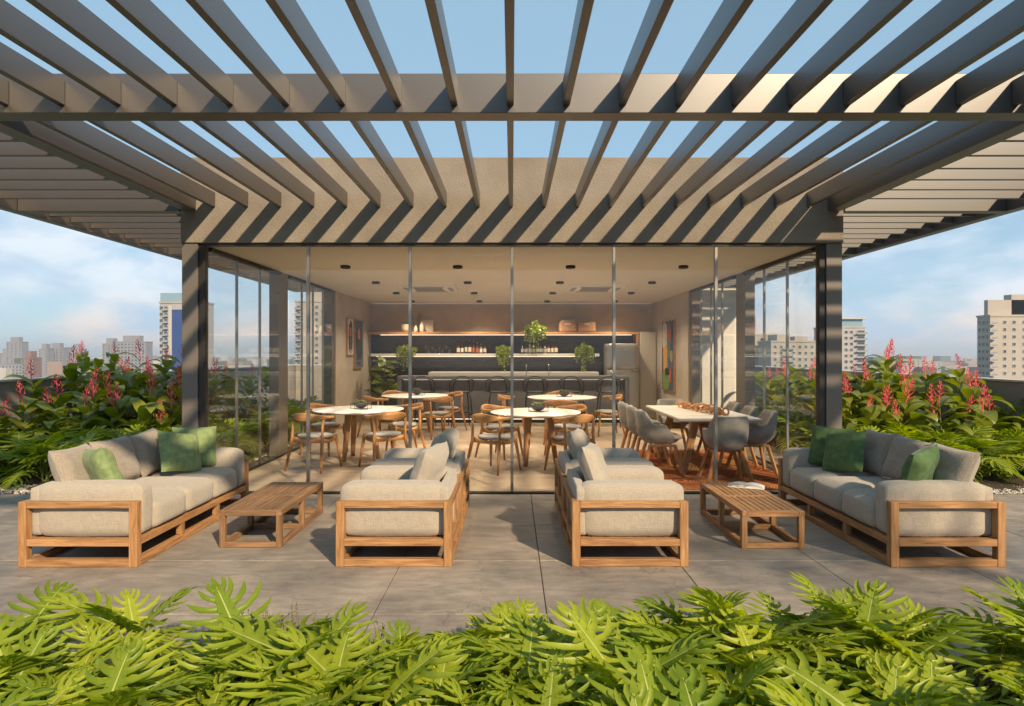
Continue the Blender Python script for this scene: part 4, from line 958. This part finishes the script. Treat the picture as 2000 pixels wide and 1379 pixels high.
# fiddle leaf fig
fg = root('fiddle_leaf_fig', 'bushy fiddle leaf fig in a grey pot at the bar end', 'plant', (-2.98, 14.75, 0))
ob('pot', MB().lathe([(.15, 0), (.19, .02), (.22, .36), (.20, .36), (.19, .32), (0, .32)], 24).mesh('pot', m_pot), fg); rd = random.Random(12)
ob('trunk', MB().tube([(0, 0, .3), (.02, 0, .7), (-.02, .02, 1.1), (.03, 0, 1.35)], [.022, .018, .014, .008], 8).mesh('trunk', m_bark), fg)
fl_ = MB()
for i in range(7):
    t = i / 6; w = .10 * math.sin(math.pi * min(1, .10 + .9 * t ** .8)) + (.0 if 0 < i < 6 else -.02); fl_.v += [(-w, t * .30, .03 * math.sin(t * 3) - .05 * t * t), (0, t * .30, -.01 + .03 * math.sin(t * 3) - .05 * t * t), (w, t * .30, .03 * math.sin(t * 3) - .05 * t * t)]
for i in range(6):
    for j in (0, 1): fl_.quad((i * 3 + j, i * 3 + j + 1, i * 3 + j + 4, i * 3 + j + 3), 0, True)
flm = fl_.mesh('leaf', leafmat('fig_leaf', (.14, .19, .016), (.23, .27, .03), .4, .3))
for i in range(64):
    z = rd.uniform(.5, 1.42); a = rd.uniform(0, 6.28); spr = .06 + .16 * rd.random() * (1 if z < 1.2 else .5)
    o = ob('leaf', flm, fg, (spr * math.cos(a), spr * math.sin(a), z)); o.rotation_euler = (R(rd.uniform(-15, 50)), R(rd.uniform(-25, 25)), a - math.pi / 2); k = rd.uniform(.7, 1.1); o.scale = (k, k, k)

# ================================================================ PLANTING
def phil_leaf(pet, a0, a1, a2, L, seed):
    """split leaf blade on an arching stalk; grows from the origin towards +y"""
    rd = random.Random(seed); mb = MB(); p = Vector((0, 0, 0)); n = 6; pts = [p.copy()]
    for i in range(n):
        a = a0 + (a1 - a0) * ((i + .5) / n) ** 1.3; p = p + Vector((0, math.sin(a), math.cos(a))) * pet / n; pts.append(p.copy())
    mb.tube(pts, [.0055 - .0022 * i / n for i in range(n + 1)], 4, 1, False, up=(1, 0, 0))
    NS = 8; rib = []; tang = []
    for i in range(NS + 1):
        a = a1 + R(35) + (a2 - a1 - R(35)) * (i / NS) ** .9; t = Vector((0, math.sin(a), math.cos(a))); tang.append(t)
        if i: p = p + t * L / NS
        rib.append(p.copy())
    def frame(s):
        f = s * NS; i = min(NS - 1, int(f)); q = f - i; t = tang[i].lerp(tang[i + 1], q).normalized(); return rib[i].lerp(rib[i + 1], q), t
    S = Vector((1, 0, 0))
    # blade body along the rib
    w = lambda s: L * (.14 * math.sin(math.pi * min(1, .22 + .74 * s)) ** .7)
    for side in (-1, 1):
        b0 = len(mb.v)
        for i in range(NS + 1):
            c, t = frame(i / NS); nn = S.cross(t).normalized(); nn = nn if nn.z > 0 or True else -nn
            mb.v.append(tuple(c)); mb.v.append(tuple(c + S * side * w(i / NS) + nn * L * .022))
        for i in range(NS):
            q = (b0 + 2 * i, b0 + 2 * i + 1, b0 + 2 * i + 3, b0 + 2 * i + 2); mb.quad(q if side > 0 else q[::-1], 0, True)
    # rib
    b0 = len(mb.v)
    for i in range(NS + 1):
        c, t = frame(i / NS); nn = S.cross(t).normalized(); k = .0068 * (1 - .75 * i / NS)
        mb.v += [tuple(c - S * k + nn * .0025), tuple(c + S * k + nn * .0025)]
    for i in range(NS): mb.quad((b0 + 2 * i, b0 + 2 * i + 1, b0 + 2 * i + 3, b0 + 2 * i + 2), 1, True)
    # lobes
    nl = 7
    for side in (-1, 1):
        for k in range(nl):
            s = .02 + .88 * k / (nl - 1); c, t = frame(s); nn = S.cross(t).normalized()
            th = R(-48 + 88 * (k / (nl - 1)) ** .85 + rd.uniform(-5, 5)); prof = (.56, .70, .76, .72, .61, .46, .30)[k]; ln = L * prof * rd.uniform(.9, 1.1) * .92
            wl = L / nl * .50 * (1.0 if k < 5 else .85); base = c + S * side * w(s) * .55; b0 = len(mb.v); droop = rd.uniform(.08, .22)
            for q, (u, hw) in enumerate(((0, 1.0), (.30, .66), (.60, .70), (.84, .42), (1.0, .03))):
                d = th + R(34) * u; dirv = (S * side * math.cos(d) + t * math.sin(d)); perp = (t * math.cos(d) - S * side * math.sin(d))
                cc = base + dirv * ln * u + nn * (ln * (.12 * u - droop * u * u * 1.6)); f = .010 * L / .3 * (1 - u)
                mb.v += [tuple(cc - perp * wl * hw + nn * f), tuple(cc - nn * f), tuple(cc + perp * wl * hw + nn * f)]
            for q in range(4):
                for e in (0, 1):
                    z = (b0 + q * 3 + e, b0 + q * 3 + e + 1, b0 + q * 3 + e + 4, b0 + q * 3 + e + 3); mb.quad(z if side < 0 else z[::-1], 0, True)
    c, t = frame(1.0); b0 = len(mb.v); nn = S.cross(t).normalized(); h = L * .10
    mb.v += [tuple(c - S * h * .7), tuple(c + S * h * .7), tuple(c + t * L * .16 + S * h * .35 - nn * .01), tuple(c + t * L * .26 - nn * .025), tuple(c + t * L * .16 - S * h * .35 - nn * .01)]
    mb.quad((b0, b0 + 1, b0 + 2, b0 + 3, b0 + 4), 0, True)
    return mb.mesh('leaf', m_leaf, m_vein)
LV = []
for i, (pet, a0, a1, a2, L) in enumerate(((.33, 2, 12, 58, .33), (.35, 4, 20, 78, .36), (.33, 8, 32, 92, .36), (.32, 12, 44, 108, .35), (.30, 18, 56, 120, .34), (.26, 26, 66, 128, .31), (.36, 5, 26, 66, .38), (.22, 34, 74, 122, .29))):
    LV.append(phil_leaf(pet, R(a0), R(a1), R(a2), L, i + 20))
def philodendron(x, y, sc, nl, label, group, rd, z=.03):
    r = root('philodendron', label, 'plant', (x, y, z), 0, group); a = rd.uniform(0, 6.28)
    for k in range(nl):
        a += 2.4 + rd.uniform(-.25, .25); t = (k + .5) / nl
        v = LV[min(7, int(t * 8 + rd.uniform(-.8, .8)) if t > .06 else 0)] if rd.random() > .1 else LV[6]
        q = sc * rd.uniform(.78, 1.12); o = ob('leaf', v, r, (.03 * math.cos(a), .03 * math.sin(a), 0), (R(rd.uniform(-12, 12)), R(rd.uniform(-16, 16)), a), (q, q, q))
rd = random.Random(31)
PF = 'split-leaf philodendron with bright lobed leaves in the bed before the sofas'
# front bed: clumps with uneven edge
def edge(x):      # how close to the paving the planting comes
    return 3.14 + .06 * math.sin(x * 4.3 + 2) - .42 * math.exp(-((x + 1.37) / .20) ** 2) - .36 * math.exp(-((x - .2) / .18) ** 2) - .60 * math.exp(-((x - 1.95) / .24) ** 2)
cnt = 0
y = 1.75
while y < 3.2:
    x = -(y * .84 + .55)
    while x < y * .84 + .55:
        xx = x + rd.uniform(-.09, .09); yy = y + rd.uniform(-.08, .08)
        if yy < edge(xx) - .10 and noise.noise(Vector((xx * 1.7, yy * 2.3, 4.2))) < .44:
            opp = 'light cushion sofa' if xx < -2.35 else 'weathered coffee table' if xx < -1.25 else 'gap between the armchairs' if abs(xx) < .42 else 'weathered table armchairs' if xx < 0 else 'book table armchairs' if xx < 1.3 else 'open book table' if xx < 2.3 else 'dark cushion sofa'
            rowl = 'at the paving edge' if yy > edge(xx) - .38 else 'deep in the front bed'
            philodendron(xx, yy, rd.uniform(.54, .80), 14, 'split-leaf philodendron %s opposite the %s' % (rowl, opp), 'front bed philodendrons %s opposite the %s' % (rowl, opp), rd, .04); cnt += 1
        x += .33
    y += .25
for s, lab in ((-1, 'light'), (1, 'dark')):
    lb = 'split-leaf philodendron in the bed behind the sofa with %s green pillows' % lab; gp = 'philodendrons behind the %s cushion sofa' % lab
    for row, y in enumerate((7.85, 8.3, 8.75)):
        lb = 'split-leaf philodendron in the %s row behind the sofa with %s green pillows' % (('gravel side', 'middle', 'ginger side')[row], lab)
        x = (3.95 if s < 0 else 4.75) + (.12 if row % 2 else 0)
        while x < 7.3:
            philodendron(s * x + rd.uniform(-.1, .1), y + rd.uniform(-.1, .12) + (0.15 if x > 6 else 0), rd.uniform(.85, 1.12), 14, lb, gp, rd, .02); x += .46
    y = 9.2
    while y < 12.6:
        philodendron(s * ((4.22 if s < 0 else 4.85) + rd.uniform(-.08, .1)), y, rd.uniform(.9, 1.15), 13, 'split-leaf philodendron beside the glass on the %s cushion sofa side' % lab, 'philodendrons beside the %s side glass' % lab, rd, .02); y += .48

# red gingers
def ginger_leaf(L, W, droop, seed):
    mb = MB(); n = 9; p = Vector((0, 0, 0)); a = R(44)
    for i in range(n + 1):
        t = i / n; w = W * (math.sin(math.pi * min(1, .04 + .96 * t)) ** .75) * (1 - .25 * t) + .002
        ang = a + droop * t * t; tg = Vector((0, math.sin(ang), math.cos(ang))); nn = Vector((1, 0, 0)).cross(tg)
        if i: p = p + tg * L / n
        f = .22 * w; wob = .12 * w * math.sin(t * 9 + seed)
        mb.v += [tuple(p + Vector((-w, 0, 0)) + nn * (f + wob)), tuple(p), tuple(p + Vector((w, 0, 0)) + nn * (f - wob))]
    for i in range(n):
        for j in (0, 1): mb.quad((i * 3 + j, i * 3 + j + 1, i * 3 + j + 4, i * 3 + j + 3), 0, True)
    return mb.mesh('leaf', m_ginger)
GL = [ginger_leaf(L, W, R(d), i) for i, (L, W, d) in enumerate(((.34, .056, 70), (.38, .064, 90), (.36, .068, 110), (.30, .058, 55), (.40, .066, 98)))]
def bract_mesh(seed):
    rd = random.Random(seed); mb = MB(); H = .19
    mb.tube([(0, 0, -.05), (0, 0, H * .9)], [.006, .003], 5, 0, False)
    for k in range(26):
        t = k / 25; z = H * t; a = k * 2.4; out = .060 * (1 - t) ** .7 + .005; l = .046 * (1 - .45 * t)
        d = Vector((math.cos(a), math.sin(a), 0)); s_ = Vector((-math.sin(a), math.cos(a), 0)) * .0075; c = Vector((0, 0, z)); tip = c + d * out + Vector((0, 0, l)); mid = c + d * out * .75 + Vector((0, 0, l * .35)); n = len(mb.v)
        mb.v += [tuple(c + d * .004), tuple(mid + s_), tuple(tip), tuple(mid - s_), tuple(mid + d * .006)]; mb.quad((n, n + 1, n + 4)); mb.quad((n + 1, n + 2, n + 4)); mb.quad((n + 2, n + 3, n + 4)); mb.quad((n + 3, n, n + 4))
    return mb.mesh('flower_spike', m_red)
FB = [bract_mesh(i) for i in range(3)]
CM = {}
def ginger(x, y, h, flower, label, group, rd):
    r = root('red_ginger', label, 'plant', (x, y, 0), rd.uniform(0, 6.28), group); lean = Vector((rd.uniform(-.12, .12), rd.uniform(-.12, .12), 1))
    kx = round(h, 1)
    mb = MB().tube([tuple(lean * h * t + Vector((0, 0, 0))) for t in (0, .35, .7, 1)], [.011, .010, .008, .005], 5, 0, False); ob('stem', mb.mesh('stem', m_cane), r)
    nl = int(6 + h * 5); a0 = rd.uniform(0, 6.28)
    for k in range(nl):
        t = .22 + .78 * (k + .5) / nl; a = a0 + (k % 2) * math.pi + k * .30 + rd.uniform(-.3, .3); q = rd.uniform(.82, 1.15) * (1 if t < .9 else .9)
        ob('leaf', GL[rd.randrange(5)], r, tuple(lean * h * t), (R(rd.uniform(-10, 14)), R(rd.uniform(-14, 14)), a), (q * 1.65, q * 1.32, q * 1.32))
    if flower:
        q = rd.uniform(1.15, 1.65); ob('flower_spike', FB[rd.randrange(3)], r, tuple(lean * (h * 1.0 + .07)), (lean.y * -1.0 + rd.uniform(-.15, .15), rd.uniform(-.2, .2), rd.uniform(0, 6)), (q, q, q))
rd = random.Random(77)
for s, lab in ((-1, 'light'), (1, 'dark')):
    gp = 'red gingers behind the %s cushion sofa' % lab; lb = 'red ginger with dark glossy leaves in the bed by the %s cushion sofa parapet' % lab
    spots = []
    tries = 0
    while len(spots) < 46 and tries < 4000:
        tries += 1; x = rd.uniform(4.9, 7.25); y = rd.uniform(8.75, 11.2)
        if all((x - a) ** 2 + (y - b) ** 2 > .075 for a, b in spots): spots.append((x, y))
    for x, y in spots:
        h = (.54 if y < 9.25 else .78 if y < 9.9 else 1.0) + rd.uniform(0, .26) + (.24 if rd.random() < .2 else 0)
        fl = rd.random() < .72; zone = 'against the parapet' if x > 6.5 else 'mid bed' if x > 5.6 else 'nearest the pavilion'
        ginger(s * x, y, h, fl, '%s red ginger %s, %s, behind the %s cushion sofa' % ('tall' if h > 1.0 else 'low' if h < .72 else 'middling', 'with a flower spike' if fl else 'without flowers', zone, lab), gp, rd)
    for y in (11.6, 12.1, 12.7, 13.2):
        for x in (5.2, 5.9, 6.6):
            ginger(s * (x + rd.uniform(-.2, .2)), y + rd.uniform(-.2, .2), rd.uniform(.8, 1.3), rd.random() < .5, 'red ginger growing beside the rear glass on the %s cushion sofa side' % lab, 'red gingers beside the rear %s side glass' % lab, rd)
# dry heath like ground cover in the gaps of the front bed
m_heath = leafmat('heath', (.20, .17, .06), (.26, .22, .08), .7, .3)
mb = MB(); rd = random.Random(5)
for cx, cy, sp_, n in ((-1.75, 2.05, .35, 150), (-.75, 2.9, .22, 90), (-.6, 2.0, .3, 120), (.2, 1.95, .35, 120), (1.5, 2.2, .3, 90), (-2.2, 2.6, .3, 90), (-1.15, 3.08, .2, 70), (.95, 3.0, .2, 70), (2.3, 2.75, .25, 70)):
    for _ in range(n):
        x = cx + rd.gauss(0, sp_ * .5); y = cy + rd.gauss(0, sp_ * .35); h = rd.uniform(.16, .34); tip = Vector((x + rd.uniform(-.08, .08), y + rd.uniform(-.08, .08), h)); b = Vector((x, y, .03)); mb.tube([tuple(b), tuple(tip)], [.002, .001], 3, 0, False)
        for k in range(16):
            t = rd.uniform(.35, 1); c = b.lerp(tip, t); d = Vector((rd.uniform(-1, 1), rd.uniform(-1, 1), rd.uniform(.1, 1))).normalized() * rd.uniform(.014, .03); sd = d.cross(Vector((.3, .2, 1))).normalized() * .0035; q = len(mb.v)
            mb.v += [tuple(c), tuple(c + d * .5 + sd), tuple(c + d), tuple(c + d * .5 - sd)]; mb.quad((q, q + 1, q + 2, q + 3))
setp(ob('ground_cover', mb.mesh('ground_cover', m_heath)), 'dry feathery ground cover between the front philodendrons', 'ground cover', None, 'stuff')

# trees standing behind the viewpoint; their crowns throw the loose shade on the terrace
def tree(x, y, h, cr, nleaf, label, seed, squash=.7):
    r = root('terrace_tree', label, 'tree', (x, y, 0)); rd = random.Random(seed)
    tb = MB().tube([(0, 0, -.05), (.08, .03, h * .35), (-.05, .08, h * .65), (.03, .0, h * .95)], [.11, .085, .06, .03], 8)
    cl = []
    for k in range(8):
        a = k * 2.4; e = Vector((math.cos(a) * cr * rd.uniform(.3, 1.0), math.sin(a) * cr * rd.uniform(.35, .85), h + cr * squash * rd.uniform(-.6, .6))); s0 = Vector((.0, .03, h * rd.uniform(.55, .9)))
        tb.tube([tuple(s0), tuple(s0.lerp(e, .5) + Vector((0, 0, .12))), tuple(e)], [.035, .022, .008], 6); cl.append(e)
    ob('trunk', tb.mesh('trunk', m_bark), r)
    mb = MB()
    for k in range(nleaf):
        c = cl[rd.randrange(len(cl))]; p = c + Vector((rd.gauss(0, cr * .13), rd.gauss(0, cr * .13), rd.gauss(0, cr * .09)))
        d = Vector((rd.uniform(-1, 1), rd.uniform(-1, 1), rd.uniform(-.6, .3))).normalized() * rd.uniform(.07, .13); sd = d.cross(Vector((rd.uniform(-1, 1), rd.uniform(-1, 1), 1))).normalized() * .032; n = len(mb.v)
        mb.v += [tuple(p), tuple(p + d * .5 + sd), tuple(p + d), tuple(p + d * .5 - sd)]; mb.quad((n, n + 1, n + 2, n + 3))
    ob('crown', mb.mesh('crown', leafmat('tree_leaf', (.06, .10, .02), (.1, .14, .03), .4, .3)), r)
tree(7.0, -1.1, 4.9, 1.9, 1200, 'leafy tree in the front bed corner against the dining side parapet', 3)

# ================================================================ CITY
def facade_material(name, col): return mat(name, col, .85, var=.10, vscale=.12, detail=6)
m_wfr = mat('far_window_frame', (.42, .40, .38), .7)
def window_unit():      # unit window: frame proud of the wall, pane set back inside it; faces -y
    mb = MB()
    for a, b in (((-.5, -.12, -.5), (.5, 0, -.42)), ((-.5, -.12, .42), (.5, 0, .5)), ((-.5, -.12, -.42), (-.42, 0, .42)), ((.42, -.12, -.42), (.5, 0, .42))): mb.box(a, b, 1)
    mb.box((-.42, -.03, -.42), (.42, 0, .42), 0); return mb.mesh('window', m_pane_far, m_wfr)
WU = window_unit()
def building(label, px0, px1, dist, ztop, col, cols, floors, fh=3.0, wsz=(1.5, 1.5), depth=18, balc=(), side=True, extra=None, crown=None, win_m=None):
    x0 = px0 * dist; x1 = px1 * dist; cx = (x0 + x1) / 2; w = (x1 - x0)
    r = root('tower_block', label, 'building', (cx, dist, -45)); H = ztop + 45
    m = facade_material('facade', col)
    ob('wall', box_mesh('wall', (-w / 2, 0, 0), (w / 2, depth, H), m), r)
    ob('roof_slab', box_mesh('roof_slab', (-w / 2 - .3, -.3, H + .01), (w / 2 + .3, depth + .3, H + .8), m), r)
    if crown:
        dq = max(3.0, depth - 3)
        for (a, b, h) in crown: ob('roof_house', box_mesh('roof_house', (a * w, 2, H + .81), (b * w, dq, H + .81 + h), m), r)
    for f in range(floors):
        z = H - 2.2 - f * fh
        for c in cols:
            ob('window', WU, r, (c * w, 0, z), (0, 0, 0), (wsz[0], 1.5, wsz[1]))
        if side:
            s = 1 if cx < 0 else -1
            for t in (.2, .5, .8): ob('window', WU, r, (s * w / 2, depth * t, z), (0, 0, s * math.pi / 2), (wsz[0], 1.5, wsz[1]))
        for (a, b) in balc:
            ob('balcony', BAL, r, ((a + b) / 2 * w, 0, z - 1.15), (0, 0, 0), ((b - a) * w, 1.6, 1))
    return r, w, H
mbal = MB().box((-.5, -1, 0), (.5, 0, .18)); mbal.box((-.5, -1, .181), (.5, -.95, 1.0), 1); BAL = mbal.mesh('balcony', mat('balcony_slab', (.5, .47, .44), .8), mat('balcony_glass', (.22, .25, .28), .3, spec=.7))
t = lambda px: (px - 1000) / 1230.0
zt = lambda py, d: 1.6 + (689 - py) / 1230.0 * d
lin = lambda n, a=-.42, b=.42: [a + (b - a) * i / (n - 1) for i in range(n)]
# blue panelled tower
d = 300
r, w, H = building('tall tower with blue cladding panel and glass parapet screen', t(312), t(400), d, zt(592, d), (.33, .31, .31), [-.46, -.36], 12, 3.0, (2.0, 1.7), 9, balc=((-.40, -.30),), side=False)
m_blue = mat('blue_cladding', (.022, .055, .19), .5); m_scr = mat('glass_screen', (.20, .30, .36), .2, spec=.8)
ob('blue_panel', box_mesh('blue_panel', (-.22 * w, -.5, H - 75), (.18 * w, -.01, H - 3), m_blue), r)
ob('blue_panel', box_mesh('blue_panel', (-.30 * w, -.3, H - 75), (-.225 * w, -.01, H - 1), m_wfr), r)
ob('glass_screen', box_mesh('glass_screen', (-.5 * w, .5, H + .82), (.5 * w, .9, H + 5), m_scr), r)
ob('glass_fin', box_mesh('glass_fin', (.40 * w, -.6, H - 75), (.5 * w, -.01, H + 5), m_scr), r)
ob('roof_house', box_mesh('roof_house', (-.05 * w, 2, H + .81), (.2 * w, 8, H + 9), m_wfr), r)
for f in range(12): ob('window', WU, r, (.24 * w, 0, H - 3 - f * 3), (0, 0, 0), (1.3, 1.4, 1.5))
d = 290; building('beige residential tower seen through the prints side glass', t(577), t(660), d, zt(590, d), (.36, .315, .275), lin(5), 14, 2.9, (1.6, 1.5), 18, balc=((-.5, -.36), (.16, .32)), crown=((-.3, .2, 4),))
far = ((0, 14, 690, 900, 'far grey block at the skyline edge'), (12, 42, 668, 820, 'far stepped white tower with roof tank'), (0, 60, 712, 640, 'low grey office block with dense windows'), (44, 62, 700, 560, 'red brick coloured block beside the stepped tower'), (76, 92, 682, 760, 'brown sided block of the far pair'), (92, 122, 680, 780, 'pale grey block with rooftop plant'), (122, 138, 688, 800, 'narrow block in the far cluster'), (138, 156, 682, 760, 'white block with blue side in the far cluster'), (200, 226, 672, 700, 'pale tower with aerial behind the gingers'), (226, 285, 668, 640, 'wide grey slab block with banded windows'), (160, 198, 712, 900, 'low distant grey block beside the slab'))
for px0, px1, py, d, lb in far:
    n = max(2, int((px1 - px0) / 7)); col = (.20, .115, .10) if 'brick' in lb else (.21, .21, .24); building(lb, t(px0), t(px1), d, zt(py, d), col, lin(n, -.4, .4), 9, 3.2, (3.0, 1.9), 12, side=False, crown=((-.3, .25, 6),) if 'low' not in lb else None)
d = 330; r, w, H = building('grey tower with stacked balconies and glass penthouse', t(1622), t(1690), d, zt(640, d), (.36, .335, .325), [-.38, -.22, -.05, .1], 9, 3.1, (1.7, 1.6), 18, balc=((.22, .52),), side=False)
ob('penthouse', box_mesh('penthouse', (-.4 * w, 1, H + .82), (.45 * w, 15, H + 4.6), m_scr), r); ob('penthouse_roof', box_mesh('penthouse_roof', (-.48 * w, -.6, H + 4.61), (.52 * w, 17, H + 5.5), m_wfr), r)
for f in range(9): ob('window', WU, r, (.37 * w, 0, H - 2.2 - f * 3.1), (0, 0, 0), (4.6, 1.4, 2.0))
d = 250; r, w, H = building('tall beige tower with corner balconies standing over the gingers', t(1934), t(2075), d, zt(618, d), (.38, .33, .285), [-.30, -.17, -.03, .2, .34], 11, 2.9, (1.2, 1.3), 7, balc=((-.52, -.44),), crown=((-.48, .1, 6),))
ob('roof_house', box_mesh('roof_house', (-.15 * w, 2, H + .82), (.45 * w, 6, H + 9), facade_material('facade', (.38, .33, .285))), r)
d = 320; r, w, H = building('beige block with rooftop antenna mast', t(1448), t(1512), d, zt(654, d), (.37, .325, .285), lin(4, -.38, .38), 7, 3.1, (1.7, 1.5), 16, side=False, crown=((-.3, .0, 9),))
mb = MB()
for x in (-.22, -.17, -.1): mb.tube([(x * w, 5, H + 9), (x * w, 5, H + 20)], .25, 6); mb.box((x * w - .6, 4.6, H + 15), (x * w + .6, 5, H + 19))
ob('antenna_mast', mb.mesh('antenna_mast', m_wfr), r)
d = 300; building('wide beige block with dark balcony bays', t(1506), t(1606), d, zt(668, d), (.36, .315, .275), lin(8), 6, 3.0, (1.4, 1.5), 16, balc=((-.28, -.05),), side=False, crown=((-.35, -.1, 3), (0, .25, 2)))
for px0, px1, py, d, lb in ((1762, 1808, 702, 800, 'small grey block rising behind the dark cushion sofa gingers'), (1808, 1838, 706, 850, 'pale stepped block next to the small grey one'), (1846, 1884, 716, 900, 'low white block on the sunset skyline'), (1698, 1728, 716, 520, 'low brown rooftop hut on the skyline'), (1884, 1930, 720, 950, 'low far block beside the tall beige tower')):
    building(lb, t(px0), t(px1), d, zt(py, d), (.30, .285, .29), lin(max(2, int((px1 - px0) / 8)), -.38, .38), 4, 3.3, (2.4, 1.8), 22, side=False)
# far-off mass of low roofs and trees
mb = MB(); rd = random.Random(99)
for _ in range(1500):
    a = rd.uniform(-.95, .95); dd = rd.uniform(600, 3200) ; x = a * dd; wv = rd.uniform(10, 40); h = rd.uniform(6, 32) * (1 if rd.random() < .8 else 1.35); z = -45
    mb.box((x - wv / 2, dd, z), (x + wv / 2, dd + rd.uniform(10, 40), z + h), rd.randrange(4))
setp(ob('distant_city', mb.mesh('distant_city', *[facade_material('far_block', c) for c in ((.42, .40, .38), (.33, .31, .30), (.28, .2, .16), (.07, .10, .06))])), 'far mass of low city roofs and trees below the towers', 'city', None, 'stuff')
# haze
hz = bpy.data.materials.new('haze_air'); hz.use_nodes = True; nt = hz.node_tree; nt.nodes.remove(nt.nodes['Principled BSDF'])
pvn = nt.nodes.new('ShaderNodeVolumePrincipled'); pvn.inputs['Color'].default_value = (.80, .88, 1.0, 1); pvn.inputs['Density'].default_value = .00026; pvn.inputs['Anisotropy'].default_value = 0.1
nt.links.new(pvn.outputs[0], nt.nodes['Material Output'].inputs['Volume'])
HAZE = True
if HAZE: setp(ob('haze', box_mesh('haze', (-9500, -2500, -48), (9500, 14500, 70), hz)), 'thin blue haze in the city air', 'haze', None, 'stuff')
